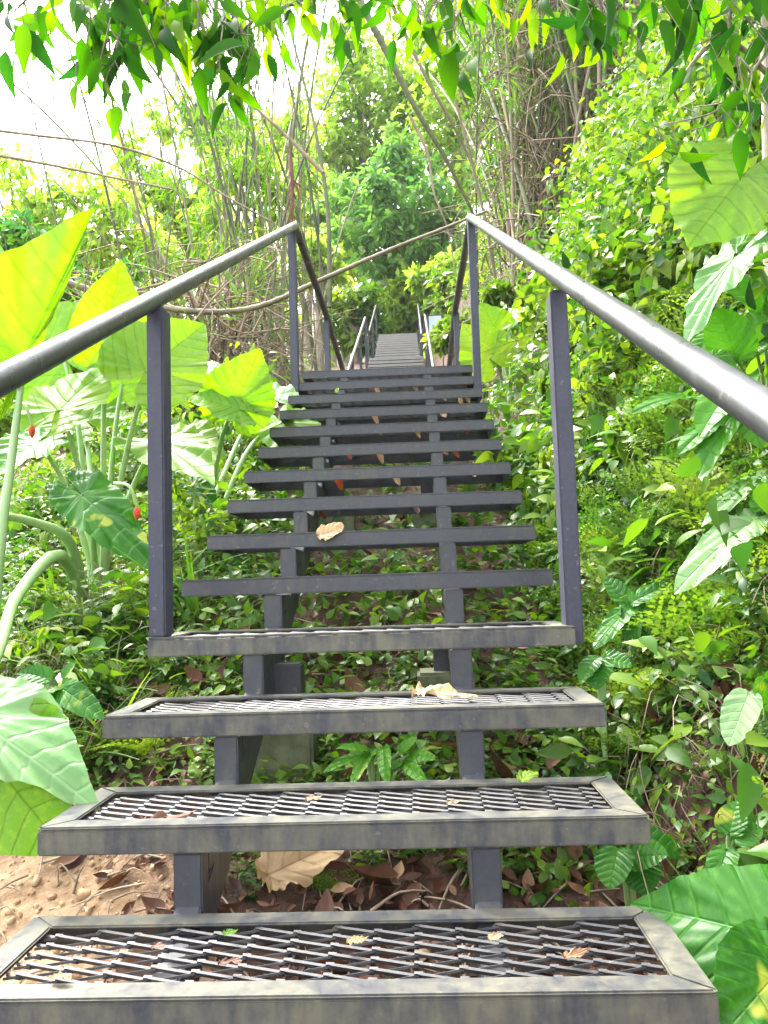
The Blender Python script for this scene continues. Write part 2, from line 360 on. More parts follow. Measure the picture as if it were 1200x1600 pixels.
def treads(root, k0, k1, bev=.0025, mat='tread'):
    fr = None
    for k in range(k0, k1+1):
        loc = (0, k*G_, k*R_)
        if fr is None: fr = tread_frame('tread', root, loc, bev=bev, mat=mat); o = fr; worn = k < 0
        elif worn and k == 4: fr = tread_frame('tread', root, loc, bev=bev, mat='tread'); o = fr; worn = False
        else: o = fr.copy(); COL.objects.link(o); o.parent = root; o.location = loc
        grating(o)
def stringers(root, k0, k1, base=None):
    for xs in (-.252, .236):
        bm = bmesh.new()
        for k in range(k0, k1):
            o = random.uniform(-.0004, .0004)
            box(bm, xs-.024+o, xs+.024+o, (k+1)*G_+.006, (k+1)*G_+.052, k*R_-.094, (k+1)*R_-.0475)
            box(bm, xs-.023, xs+.023, k*G_+.055, (k+1)*G_+.004, k*R_-.093, k*R_-.0485)
        bm_obj('stringer', bm, MAT['tread'], root, .003)
        bm = bmesh.new(); sl = R_/G_; ya, yb = k0*G_+.05, k1*G_
        vs = []
        for y in (ya, yb):
            for x in (xs-.021, xs+.0225):
                for zo in (-.235, -.135): vs.append(bm.verts.new((x, y, sl*y+zo)))
        for f in ((0, 1, 3, 2), (4, 6, 7, 5), (0, 4, 5, 1), (2, 3, 7, 6), (1, 5, 7, 3), (0, 2, 6, 4)): bm.faces.new([vs[i] for i in f])
        bm_obj('stringer_beam', bm, MAT['tread'], root, .003)
S1 = empty('staircase', (0, 0, 0), 'lowest and nearest flight of dark grey steel stairs with mesh treads and pipe handrails', 'staircase')
treads(S1, -2, 13, mat='worn_tread'); stringers(S1, -2, 13)
RH = .808
def rz(k): return k*R_+RH+.0094*(k-3)
# posts of the lower flight
post(S1, -.478, 3*G_+.040, 3*R_+.0005, rz(3)-.004); post(S1, .503, 3*G_+.055, 3*R_-.045, rz(3)-.004)
post(S1, -.500, 12*G_+.005, 12*R_-.15, rz(12)-.004); post(S1, .503, 12*G_+.005, 12*R_-.13, rz(12)-.004)
for xs in (-.478, .503): post(S1, xs, -2*G_+.055, -2*R_-.045, rz(-2)-.004)
zl = 13*R_; yl0, yl1 = 13*G_+D_+.003, 8.45
ZT = rz(12)+.004
for xs, xe in ((-.484, -.478), (.503, .490)):
    rail(S1, [(xs, -2*G_-.25, rz(-2.85)+.004+(.03 if xs > 0 else 0)), (xs, 12*G_+.005, ZT), (xe-.01*np.sign(xe), 5.1, ZT-.03), (xe, 8.25, ZT-.16), (xe, 8.45, ZT-.12)])
    for yp in (5.15, 7.7): post(S1, xe, yp, zl-.05, ZT-.035-(.06 if yp > 6 else 0))
# landing deck
bm = bmesh.new(); box(bm, -.5, -.45, yl0, yl1, zl-.05, zl); box(bm, .45, .5, yl0, yl1, zl-.05, zl); box(bm, -.449, .449, yl1-.05, yl1, zl-.05, zl-.001)
yy = yl0+.6
while yy < yl1-.2: box(bm, -.449, .449, yy, yy+.04, zl-.05, zl-.018); yy += .6
deck = bm_obj('landing_frame', bm, MAT['tread'], S1)
gm = grating_mesh(1.0, yl1-yl0+.06).build('mesh_grating', MAT['grate'], None); gm.parent = deck; gm.location = (0, yl0-.03, zl)
for xs in (-.46, .42):
    for yp in (4.6, 6.4, 8.2):
        z0 = float(H(xs, yp))-.2; bm = bmesh.new(); box(bm, xs, xs+.06, yp, yp+.06, z0, zl-.051); bm_obj('support_column', bm, MAT['tread'], S1, .003)
# support columns under the flight, on mossy footings
for xs, kk, w in ((-.205, 3.55, .085), (.205, 4.0, .06), (-.19, 8.2, .07), (.20, 8.2, .07)):
    yp = kk*G_; zt = R_/G_*yp-.16; z0 = float(H(xs, yp))
    bm = bmesh.new(); box(bm, xs-w/2, xs+w/2, yp, yp+w, z0-.1, zt); c_ = bm_obj('support_column', bm, MAT['tread'], S1, .004)
    bm = bmesh.new(); box(bm, xs-.075, xs+.075, yp-.04, yp+.11, z0-.15, z0+.16)
    bm_obj('footing', bm, MAT['concrete'], c_, .008)
def flight(label, x0, y0, z0, n, post_ks, yend):
    S = empty('staircase', (x0, y0, z0), label, 'staircase')
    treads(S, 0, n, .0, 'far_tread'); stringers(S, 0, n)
    for xs in (-.55, .55):
        for k in post_ks: post(S, xs, k*G_+.04, k*R_-.2, k*R_+.77)
        rail(S, [(xs, post_ks[0]*G_+.04, post_ks[0]*R_+.78), (xs, post_ks[-1]*G_+.04, post_ks[-1]*R_+.78), (xs, yend, post_ks[-1]*R_+.78)])
    bm = bmesh.new(); ya = n*G_+D_+.003; zz = n*R_
    box(bm, -.5, .5, ya, yend, zz-.05, zz); bm_obj('landing_frame', bm, MAT['tread'], S)
    for xs in (-.4, .35):
        for k in (2, n//2, n-2):
            zg = float(H(xs, y0+k*G_))-z0-.2; bm = bmesh.new(); box(bm, xs, xs+.05, k*G_, k*G_+.05, zg, k*R_-.2); bm_obj('support_column', bm, MAT['tread'], S, 0)
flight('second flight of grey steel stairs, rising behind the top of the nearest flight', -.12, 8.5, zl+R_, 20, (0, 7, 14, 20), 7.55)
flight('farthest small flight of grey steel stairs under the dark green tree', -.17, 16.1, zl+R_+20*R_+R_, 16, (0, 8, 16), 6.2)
# ------------------------------------------------------------------ sign board by the upper flight
P = at(682, 560, 17.5); zg = float(H(P[0]+.1, P[1]))
sb = empty('notice_board', (P[0], P[1], zg-.1), 'pale notice board with a teal band and dark frame standing right of the upper stairs', 'sign')
zt = at(682, 490, 17.5)[2]-zg+.1; bm = bmesh.new()
for x in (-.15, .13): box(bm, x, x+.02, -.01, .01, 0, zt)
box(bm, -.129, .129, -.0095, .0095, zt-.02, zt-.001); box(bm, -.129, .129, -.0095, .0095, zt-.57, zt-.55); bm_obj('frame', bm, MAT['post'], sb, .001)
bm = bmesh.new(); box(bm, -.128, .128, -.006, .006, zt-.548, zt-.022); bm_obj('panel', bm, simple_mat('pale panel', (.45, .55, .66), (.6, .68, .75), 3, .4, None, .02), sb, .001)
bm = bmesh.new(); box(bm, -.12, .12, -.009, -.0065, zt-.54, zt-.48); bm_obj('colour_band', bm, simple_mat('teal band', (.02, .28, .36), (.03, .33, .42), 3, .4, None, .02), sb, .0)
# ------------------------------------------------------------------ hero leaves
AN = np.radians([0, 8, 18, 32, 55, 85, 115, 140, 158, 170, 180]); AR = np.array([1, .86, .74, .64, .56, .50, .49, .50, .44, .28, .06])
BR = np.array([1, .92, .80, .62, .44, .32, .22, .16, .12, .10, .10])
def blade(att, tip, width, nrm, mat, parent, droop=.15, fold=.12, wave=.03, lobes=True, ragged=0., tint=.5, seed=0, name='leaf_blade', cup=0., asym=1.):
    rg = np.random.default_rng(seed+11)
    att = np.asarray(att, float); tip = np.asarray(tip, float); Ln = np.linalg.norm(tip-att); d = (tip-att)/Ln
    nrm = np.asarray(nrm, float); s = np.cross(d, nrm); s /= np.linalg.norm(s); n = np.cross(s, d)
    na, ts = 132, np.concatenate([[.03], np.linspace(.12, 1, 14)])
    th = np.linspace(-PI, PI, na, endpoint=False); r = np.interp(np.abs(th), AN, AR if lobes else BR)
    base_w = (np.max(r*np.abs(np.sin(th))))*2
    ws = width/Ln/base_w
    ph = rg.random(4)*6.3
    V, UV = [], []
    for t in ts:
        rr = r*t
        if t > .9: rr = rr*(1+ragged*(.5*np.sin(23*th+ph[0])+.5*np.sin(41*th+ph[1]))*(np.abs(np.sin(th))))
        x = rr*np.sin(th)*ws; x = np.where(x > 0, x*asym, x); y = rr*np.cos(th)
        z = fold*np.abs(x)-droop*np.clip(y, 0, 2)**2-droop*.8*np.clip(-y, 0, 1)**2*2+wave*t*t*(np.sin(7*th+ph[2])+.6*np.sin(12*th+ph[3])+.35*np.sin(25*th+ph[0]))-cup*x*x
        z = z+.006*(1-np.exp(-np.abs(x)*14))*np.cos(2*PI*12.5*(y*.45-(1.1*np.abs(x)*.45)**1.25))*(.4+.6*t)
        V.append(np.stack([x, y, z], -1)); UV.append(np.stack([x*.45+.5, y*.45+.5], -1))
    V = np.concatenate(V)*Ln; UV = np.concatenate(UV)
    W = att+V[:, :1]*s+V[:, 1:2]*d+V[:, 2:]*n
    nr = len(ts); i = np.arange(nr-1)[:, None]*na; j = np.arange(na)[None]; j2 = (j+1) % na
    q = np.stack([i+j, i+j2, i+na+j2, i+na+j], -1).reshape(-1, 4)
    mb = MB(); mb.add(W, q, np.clip(tint+.12*np.sin(3*np.tile(th, nr)+ph[0]), 0, 1), 0, UV)
    mb.add(W[:na], [[k, k+1, na-2-k, na-1-k] for k in range(0, na//2-1)], tint, 0, UV[:na])
    return mb.build(name, mat, parent)
def stalk(pts, r0, r1, parent, mat='petiole', name='petiole', n=18, sides=9):
    c = curve(pts, n); mb = MB(); v, q = tube(c, np.linspace(r0, r1, len(c)), sides); mb.add(v, q, RNG.random()*.6)
    return mb.build(name, MAT[mat], parent)
TOC = -_f   # towards the path below
def ear_plant(label, base, leaves, group=None, name='elephant_ear_plant', cat='plant'):
    b = np.asarray(base, float); root = empty(name, tuple(b), label, cat, group)
    for k, lf in enumerate(leaves):
        (ax, ay, ad), (tx, ty, td), wd = lf['a'], lf['t'], lf['w']
        A = at(ax, ay, ad); T = at(tx, ty, td)
        nrm = np.array(lf.get('n', (0.1, -.9, .35)))
        if lf.get('st', True):
            mids = [at(*q) for q in lf.get('mid', [])]
            if not mids: mids = [b*.45+A*.55+np.array([0, 0, .08])]
            stalk([lf.get('from', b+np.array([RNG.uniform(-.04, .04), RNG.uniform(-.04, .04), -.03]))]+mids+[A], lf.get('r', .014), lf.get('r', .014)*.5, root)
        blade(A, T, wd, nrm, MAT[lf.get('m', 'ear')], root, lf.get('dr', .12), lf.get('fo', .1), lf.get('wv', .03), lf.get('lob', True), lf.get('rg', .015), lf.get('ti', .55), k+int(abs(b[0])*97), 'leaf_blade', lf.get('cup', 0.), lf.get('as', 1.))
    return root
def pxm(px, d): return px*d/F
# big plant left of the near post
b = at(158, 862, 3.3); b[2] = H(b[0], b[1])
ear_plant('large elephant ear with bright backlit leaves fanning from pale stalks left of the near post', b, [
    dict(a=(165, 528, 3.3), t=(192, 405, 3.25), w=pxm(118, 3.3), n=(.55, -.75, -.1), dr=.08, fo=.25, ti=.7),
    dict(a=(232, 578, 3.2), t=(322, 500, 3.35), w=pxm(165, 3.2), n=(.1, -.95, .1), dr=.05, ti=.75),
    dict(a=(100, 560, 3.5), t=(20, 470, 3.6), w=pxm(190, 3.5), n=(-.2, -.8, .4), m='ear', ti=.45),
    dict(a=(95, 640, 3.1), t=(170, 560, 3.3), w=pxm(140, 3.1), n=(0, -.6, .8), m='ear', ti=.75),
    dict(a=(190, 600, 3.5), t=(205, 520, 3.6), w=pxm(120, 3.5), n=(.2, -.9, .2), ti=.6),
    dict(a=(245, 690, 3.4), t=(330, 730, 3.0), w=pxm(130, 3.2), n=(.1, -.6, .8), ti=.65),
    dict(a=(130, 775, 3.0), t=(238, 872, 2.75), w=pxm(95, 2.9), n=(-.3, -.6, .75), m='ear_dark', rg=.06, dr=.25, ti=.5),
    dict(a=(60, 690, 3.2), t=(-30, 740, 3.0), w=pxm(120, 3.1), n=(0, -.5, .85), m='ear_dark', ti=.9),
    dict(a=(130, 655, 3.7), t=(60, 610, 3.9), w=pxm(140, 3.7), n=(0, -.8, .5), ti=.5),
])
# tall leaf at left border
b = at(-30, 985, 2.2); b[2] = H(b[0], b[1])
ear_plant('elephant ear with one huge upright yellow green leaf at the left edge above the handrail', b, [
    dict(a=(38, 558, 2.35), t=(148, 322, 2.35), w=pxm(225, 2.35), n=(.4, -.9, -.1), dr=.06, fo=.2, **{'as': .13}, ti=.66, wv=.05, mid=[(0, 860, 2.25), (18, 720, 2.3)], r=.017),
    dict(a=(-60, 520, 2.5), t=(-30, 330, 2.6), w=pxm(190, 2.5), n=(.3, -.9, 0), ti=.6),
])
# arching stalk and big drooping leaf at lower left
b = at(150, 838, 3.15); b[2] = H(b[0], b[1])
b2 = at(-160, 1090, 1.75)
ear_plant('elephant ear with thick arching stalk and folded pale leaf drooping at lower left', b, [
    dict(a=(-45, 1120, 1.66), t=(132, 1228, 1.52), w=pxm(215, 1.58), n=(-.1, -.75, .75), m='ear_pale', dr=.25, fo=-.25, ti=.6, wv=.04, rg=.02, **{'as': .55},
         mid=[(95, 868, 2.9), (28, 930, 2.55), (0, 1010, 2.1)], r=.024),
    dict(a=(-5, 1195, 1.66), t=(100, 1335, 1.58), w=pxm(250, 1.62), n=(-.1, -.9, .45), m='ear', dr=.08, fo=.06, ti=.35, st=False),
    dict(a=(-40, 800, 2.6), t=(-120, 900, 2.5), w=pxm(200, 2.5), n=(0, -.4, .9), ti=.5, mid=[(110, 850, 2.95), (50, 815, 2.8)], r=.022),
])
# plant behind the post
b = at(318, 815, 3.9); b[2] = H(b[0], b[1])
ear_plant('elephant ear with wavy edged upright leaves between the near post and the middle treads', b, [
    dict(a=(368, 632, 3.8), t=(407, 543, 3.8), w=pxm(118, 3.8), n=(.35, -.9, .25), rg=.06, wv=.05, dr=.1, fo=.15, ti=.62),
    dict(a=(372, 640, 3.75), t=(292, 612, 3.7), w=pxm(85, 3.8), n=(0, -.7, .7), rg=.04, ti=.55, st=False),
    dict(a=(275, 690, 3.8), t=(325, 735, 3.5), w=pxm(120, 3.8), n=(.1, -.85, .5), ti=.8),
    dict(a=(300, 760, 3.7), t=(335, 830, 3.4), w=pxm(60, 3.7), n=(.2, -.5, .8), ti=.5, m='herb'if 0 else 'ear_dark'),
    dict(a=(330, 580, 4.1), t=(292, 560, 4.2), w=pxm(90, 4), n=(0, -.3, .95), m='ear_pale', ti=.9),
    dict(a=(440, 660, 4.3), t=(480, 720, 4.0), w=pxm(120, 4), n=(0, -.4, .9), ti=.6),
    dict(a=(420, 620, 4.6), t=(360, 590, 4.8), w=pxm(100, 4.6), n=(0, -.4, .9), m='ear_pale', ti=.8),
])
# right of the upper post
b = at(800, 610, 5.9); b[2] = H(b[0], b[1])
ear_plant('bright yellow green round leaved plant just behind the upper right handrail post', b, [
    dict(a=(765, 560, 5.7), t=(722, 505, 5.7), w=pxm(95, 5.7), n=(.1, -.95, .1), ti=.75, dr=.03),
    dict(a=(775, 515, 5.9), t=(752, 470, 5.9), w=pxm(70, 5.9), n=(.1, -.9, .3), ti=.65),
    dict(a=(800, 500, 6.0), t=(850, 470, 6.0), w=pxm(70, 5.9), n=(-.1, -.5, .8), m='ear_pale', ti=.85)])
# upper right elephant ear
b = at(1215, 560, 2.9); b[2] = H(b[0], b[1])
ear_plant('elephant ear on the upper right bank with one broad round backlit leaf', b, [
    dict(a=(1160, 275, 2.3), t=(1075, 385, 2.2), w=pxm(215, 2.3), n=(-.3, -.95, .12), ti=.7, dr=.06, fo=.08, wv=.04, mid=[(1230, 420, 2.6)]),
    dict(a=(1150, 400, 2.25), t=(1060, 525, 2.15), w=pxm(95, 2.2), n=(-.5, -.5, .7), m='ear_pale', dr=.1, rg=.05, ti=.5),
    dict(a=(1240, 300, 3.0), t=(1150, 420, 2.9), w=pxm(130, 2.9), n=(-.3, -.8, .4), ti=.4)])
# long leaves on the right bank
def strap_plant(label, base_px, d, leaves, mat='ear_dark', ti=.5):
    b = at(base_px[0], base_px[1], d); b[2] = H(b[0], b[1])
    root = empty('broadleaf_plant', tuple(b), label, 'plant')
    for k, (a, t, w, dr, m_) in enumerate(leaves):
        A = at(*a); T = at(*t); stalk([b, b*.5+A*.5+np.array([0, 0, .05]), A], .006, .004, root, n=8, sides=6)
        blade(A, T, w, (-.35, -.6, .7), MAT[m_ or mat], root, dr, .2, .015, False, .01, ti, k+int(base_px[0]))
    return root
strap_plant('plant with one long pale arching leaf low on the right bank near the handrail', (1215, 850), 2.15, [((1180, 812, 2.1), (1050, 900, 2.0), pxm(72, 2.05), .2, 'ear_pale'), ((1190, 745, 2.2), (1095, 800, 2.1), pxm(40, 2.1), .2, 'ear_pale'), ((1195, 790, 2.1), (1250, 700, 2.2), pxm(60, 2.1), .2, None)], ti=.75)
strap_plant('plant with a single pale oval leaf hanging at the right edge beside the second tread', (1200, 1180), 1.75, [((1168, 1088, 1.7), (1138, 1165, 1.66), pxm(58, 1.7), .05, 'ear_pale'), ((1195, 1060, 1.7), (1230, 1120, 1.7), pxm(60, 1.7), .1, None)], ti=.85)
strap_plant('dark glossy broadleaf plant right of the near right post base', (985, 985), 2.35, [
    ((985, 950, 2.3), (925, 1000, 2.2), pxm(38, 2.3), .2, None), ((990, 948, 2.3), (1035, 1000, 2.2), pxm(36, 2.3), .2, None), ((980, 940, 2.35), (945, 900, 2.4), pxm(34, 2.3), .1, None),
    ((990, 940, 2.3), (1050, 905, 2.3), pxm(34, 2.3), .15, None), ((988, 952, 2.3), (985, 1010, 2.2), pxm(34, 2.3), .2, None)])
strap_plant('heart leaved green plant on the right bank between the third and fourth treads', (940, 1080), 2.1, [
    ((938, 1030, 2.05), (930, 1075, 2.0), pxm(50, 2.05), .1, None), ((945, 1028, 2.05), (985, 1035, 2.0), pxm(34, 2.0), .2, None), ((930, 1030, 2.05), (905, 1060, 2.0), pxm(34, 2.0), .2, None)])
strap_plant('speckled green plant beneath the right end of the second tread', (985, 1420), 1.62, [
    ((965, 1330, 1.55), (950, 1385, 1.5), pxm(62, 1.55), .15, None), ((990, 1340, 1.55), (1035, 1330, 1.5), pxm(58, 1.55), .2, None), ((1000, 1350, 1.55), (1010, 1395, 1.5), pxm(62, 1.55), .15, None),
    ((985, 1300, 1.6), (1070, 1330, 1.58), pxm(48, 1.55), .25, None)])
strap_plant('pair of dark veined leaves on the right bank above the large corner leaf', (1140, 1400), 1.6, [
    ((1135, 1330, 1.56), (1115, 1385, 1.5), pxm(46, 1.55), .15, None), ((1140, 1300, 1.56), (1150, 1250, 1.58), pxm(50, 1.55), .15, None), ((1150, 1310, 1.55), (1190, 1290, 1.55), pxm(50, 1.55), .15, None)])
strap_plant('tall bright leaved plant hanging over the right handrail', (1205, 640), 2.5, [
    ((1160, 590, 2.23), (1090, 650, 2.08), pxm(62, 2.6), .2, None), ((1150, 560, 2.28), (1120, 480, 2.28), pxm(65, 2.7), .1, None), ((1180, 540, 2.28), (1220, 450, 2.28), pxm(65, 2.7), .1, None),
    ((1130, 520, 2.38), (1080, 560, 2.28), pxm(55, 2.7), .2, None), ((1150, 640, 2.18), (1085, 720, 2.03), pxm(46, 2.5), .2, None), ((1120, 660, 2.18), (1060, 690, 2.08), pxm(40, 2.5), .2, None), ((1070, 620, 2.38), (990, 625, 2.28), pxm(36, 2.7), .2, None), ((1150, 600, 2.2), (1190, 690, 2.1), pxm(60, 2.2), .2, None), ((1110, 560, 2.25), (1150, 640, 2.15), pxm(58, 2.2), .2, None), ((1190, 480, 2.3), (1130, 420, 2.3), pxm(62, 2.3), .15, None)], 'ear_dark', .75)
strap_plant('low plant with broad dark leaves left of the third tread', (70, 1120), 2.2, [
    ((85, 1080, 2.1), (20, 1095, 2.0), pxm(42, 2.1), .25, None), ((95, 1075, 2.1), (150, 1110, 2.0), pxm(45, 2.1), .25, None), ((100, 1060, 2.15), (115, 1035, 2.15), pxm(34, 2.1), .1, None), ((75, 1060, 2.15), (30, 1045, 2.15), pxm(38, 2.1), .2, None), ((60, 1080, 2.1), (40, 1130, 2.0), pxm(38, 2.1), .2, None)])
strap_plant('small bright plant with finger like leaves under the middle of the third tread', (585, 1235), 1.95, [
    ((570, 1180, 1.9), (505, 1195, 1.85), pxm(24, 1.9), .2, None), ((575, 1172, 1.9), (530, 1160, 1.85), pxm(24, 1.9), .2, None), ((580, 1175, 1.9), (545, 1215, 1.8), pxm(26, 1.9), .2, None), ((600, 1170, 1.9), (600, 1215, 1.8), pxm(24, 1.9), .2, None),
    ((630, 1190, 1.9), (660, 1215, 1.8), pxm(24, 1.9), .2, None), ((625, 1190, 1.9), (600, 1205, 1.85), pxm(22, 1.9), .2, None), ((640, 1180, 1.9), (675, 1180, 1.85), pxm(24, 1.9), .2, None), ((625, 1175, 1.9), (650, 1150, 1.9), pxm(22, 1.9), .1, None)], ti=.95)
b = at(1190, 1640, 1.35)
b[2] = H(b[0], b[1])
ear_plant('large glossy green leaf with yellow flecks at the lower right corner beside the nearest tread', b, [
    dict(a=(1225, 1470, 1.18), t=(965, 1395, 1.36), w=pxm(215, 1.2), n=(-.05, -.85, .5), m='ear_dark', dr=.14, fo=.10, lob=True, ti=.45, wv=.02, mid=[(1240, 1560, 1.25)]),
    dict(a=(1215, 1520, 1.15), t=(1120, 1630, 1.05), w=pxm(170, 1.15), n=(-.2, -.85, .45), m='ear_dark', dr=.15, fo=.1, ti=.4, mid=[(1230, 1600, 1.2)])], name='broadleaf_plant')
# ------------------------------------------------------------------ fruit spikes
for (px, py, d, lab) in ((214, 800, 2.72, 'red fruit spike hanging by the torn leaf next to the near left post'), (50, 672, 3.0, 'small red fruit spike among the elephant ear stalks at far left'), (100, 668, 3.2, 'tiny red fruit behind the elephant ear stalks')):
    P = at(px, py, d); root = empty('fruit_spike', tuple(P), lab, 'fruit'); mb = MB(); n = 60
    k = np.arange(n); th = k*2.4; t = k/n; rr = .008*np.sin(PI*(t*.85+.12)); c_ = P+np.stack([rr*np.cos(th), rr*np.sin(th), .014-t*.038], -1)
    u = np.array([[x, y, z] for z in (-1, 1) for y in (-1, 1) for x in (-1, 1)])*.58
    for c in c_: mb.add(c+u*.0042, [[0, 2, 3, 1], [4, 5, 7, 6], [0, 1, 5, 4], [2, 6, 7, 3], [0, 4, 6, 2], [1, 3, 7, 5]], RNG.random())
    mb.build('berries', MAT['red'], root)
    s = at(px-35, py-45, d+.05); stalk([s, at(px-12, py-40, d), P+np.array([0, 0, .02])], .006, .005, root, 'petiole', 'stem', 10, 6)
# ------------------------------------------------------------------ plant kinds for the slopes
T3 = leaf_t(5, .46, .25, .25); T3L = leaf_t(3, .46, .25, .25); T2 = leaf_t(2, .5, .2, .3); TB = leaf_t(3, .14, .3, .2, .6); TO = leaf_t(6, .58, .3, .2, .6); TOL = leaf_t(4, .58, .3, .2, .6); TP = leaf_t(1, .42, 0, 0, 1.)
def frond(mb, base, d, ln, tint, pairs=9, sub=5):
    """a lacy frond: side sprays of small leaflets along an arching midrib"""
    d = d/np.linalg.norm(d); side = np.cross(d, [0, 0, 1]); side /= np.linalg.norm(side)+1e-9
    t = np.linspace(0, 1, 14); mid = base+np.outer(t*ln, d)+np.outer(-.45*ln*t*t, [0, 0, 1])
    v, q = tube(mid, np.linspace(.0022, .0008, 14), 3); mb.add(v, q, .5, 1)
    pos, dr, sz = [], [], []
    for k in range(pairs):
        u = .16+.82*k/pairs; c = base+d*u*ln-np.array([0, 0, .45*ln*u*u]); dm = d-np.array([0, 0, .9*u]); dm /= np.linalg.norm(dm)
        sl = ln*.36*(1-u)**.7*(1 if u > .2 else .85)+.012
        for s in (-1, 1):
            sd = side*s*.85+dm*.5; sd /= np.linalg.norm(sd); nn = max(2, int(sub*(1-u*.6)))
            nx = np.cross(sd, np.cross(side, dm)); nx /= np.linalg.norm(nx)+1e-9
            for j in range(nn):
                w = (j+.6)/nn; pc = c+sd*sl*w-np.array([0, 0, .12*sl*w*w]); l_ = sl*.30*(1-.45*w)+.006
                for s2 in (-1, 1):
                    pos.append(pc); dr.append(sd*.55+nx*s2+RNG.normal(size=3)*.12); sz.append(l_)
            pos.append(c+sd*sl); dr.append(sd); sz.append(sl*.2+.004)
    pos = np.array(pos); dr = np.array(dr); up = np.cross(side, d)*-1; up = up if up[2] > 0 else -up
    R = frames(dr, np.tile(up, (len(pos), 1))+RNG.normal(size=(len(pos), 3))*.25)
    scatter(mb, (TP[0]*np.array([1, 1, 1]), TP[1]), pos, R, sz, np.clip(tint+RNG.normal(size=len(pos))*.08, 0, 1), 0)
TP = (np.array([[0, 0, 0], [.28, .45, .02], [0, 1, -.05], [-.28, .45, .02]]), np.array([[0, 1, 2, 3]]))
def make_fern(seed, n, tint, droop=.2):
    rg = np.random.default_rng(seed); mb = MB()
    for k in range(n):
        a = k*2.4+rg.random(); e = rg.uniform(.45, 1.25)
        d = np.array([math.cos(a)*math.cos(e), math.sin(a)*math.cos(e), math.sin(e)])
        frond(mb, np.array([0, 0, -.02]), d, rg.uniform(.7, 1.1), np.clip(tint+rg.normal()*.12, 0, 1))
    return mb.build('fern', [MAT['fern'], MAT['stem']])
def make_herb(seed, nst, tint, tm, mat, nl=12, lsz=.2, spread=.6, name='leafy_herb'):
    """upright leafy stems, unit height"""
    rg = np.random.default_rng(seed); mb = MB()
    for k in range(nst):
        a = rg.random()*6.28; ln = rg.uniform(.5, 1.); top = np.array([math.cos(a)*spread*rg.random(), math.sin(a)*spread*rg.random(), ln])
        b0 = np.array([rg.normal()*.06, rg.normal()*.06, -.05]); md = (b0+top)/2+rg.normal(size=3)*.06
        c = curve([b0, md, top], 8); v, q = tube(c, np.linspace(.008, .003, len(c)), 3); mb.add(v, q, .5, 1)
        t = np.linspace(.15, 1, nl); pos = np.stack([np.interp(t*(len(c)-1), np.arange(len(c)), c[:, i]) for i in range(3)], -1)
        an = np.arange(nl)*2.4+a; el = rg.uniform(-.25, .5, nl)
        d = np.stack([np.cos(an)*np.cos(el), np.sin(an)*np.cos(el), np.sin(el)], -1)
        R = frames(d, np.array([0, 0, 1])+rg.normal(size=(nl, 3))*.35)
        scatter(mb, tm, pos, R, lsz*rg.uniform(.6, 1.15, nl), np.clip(tint+rg.normal(size=nl)*.2+.25*(t-.6), 0, 1))
    return mb.build(name, [mat, MAT['stem']])
def make_vine(seed, tint, n=260, lsz=.11, name='vine_shrub', tm=None):
    """a mound of climbing leaves, unit radius"""
    rg = np.random.default_rng(seed); mb = MB(); K = 7
    cs = rg.normal(size=(K, 3))*np.array([.42, .42, .3])+[0, 0, .35]; rs = rg.uniform(.25, .5, K)
    k = rg.integers(0, K, n); dv = rdir(n, .25, 1, rg); pos = cs[k]+dv*(rs[k]*rg.uniform(.55, 1.05, n))[:, None]
    d = dv*.6+rg.normal(size=(n, 3))*.5+[0, 0, -.45]
    R = frames(d, dv+np.array([0, 0, .6])+rg.normal(size=(n, 3))*.4)
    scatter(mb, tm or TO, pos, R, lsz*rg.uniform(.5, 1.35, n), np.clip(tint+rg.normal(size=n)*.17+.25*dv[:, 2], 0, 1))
    for q_ in range(9):
        e = pos[rg.integers(0, n)]; v, q = tube(curve([[0, 0, -.15], e*.5+rg.normal(size=3)*.1, e], 8), np.linspace(.014, .005, 8), 4); mb.add(v, q, .5, 1)
    return mb.build(name, [MAT['vine'], MAT['stem']])
FERN = [make_fern(1, 7, .55), make_fern(2, 9, .75), make_fern(3, 8, .35), make_fern(4, 6, .95)]
HERB = [make_herb(11, 5, .5, T3, MAT['herb']), make_herb(12, 4, .75, TO, MAT['herb'], 10, .26), make_herb(13, 7, .35, T3, MAT['herb'], 14, .16), make_herb(14, 4, .6, T3, MAT['herb'], 8, .38, .8)]
VINE = [make_vine(21, .45, 260, .125), make_vine(22, .65, 280, .11), make_vine(23, .8, 240, .14), make_vine(24, .35, 180, .17)]
def make_trail(seed, tint):
    rg = np.random.default_rng(seed); mb = MB()
    for k in range(6):
        a = rg.uniform(-PI, PI); out = np.array([math.cos(a), math.sin(a), 0])
        c = curve([[0, 0, -.1], out*.22+[0, 0, .28], out*.5+[0, 0, .1+rg.normal()*.05], out*rg.uniform(.6, .8)+[0, 0, -.35*rg.random()-.1]], 15); v, q = tube(c, np.linspace(.007, .003, len(c)), 4); mb.add(v, q, .5, 1)
        nl = 26; u = np.sort(rg.uniform(.15, 1, nl)); pos = np.stack([np.interp(u*(len(c)-1), np.arange(len(c)), c[:, i]) for i in range(3)], -1)
        sd = np.cross(out, [0, 0, 1])*np.where(np.arange(nl) % 2, 1, -1)[:, None]; d = sd*.8+out*.45+[0, 0, -.45]+rg.normal(size=(nl, 3))*.2
        scatter(mb, TO, pos, frames(d, np.array([0, 0, 1])+rg.normal(size=(nl, 3))*.3), .17*rg.uniform(.5, 1.2, nl), np.clip(tint+rg.normal(size=nl)*.13, 0, 1))
    return mb.build('trailing_vine', [MAT['vine'], MAT['stem']])
TRAIL = [make_trail(31, .6), make_trail(32, .85)]
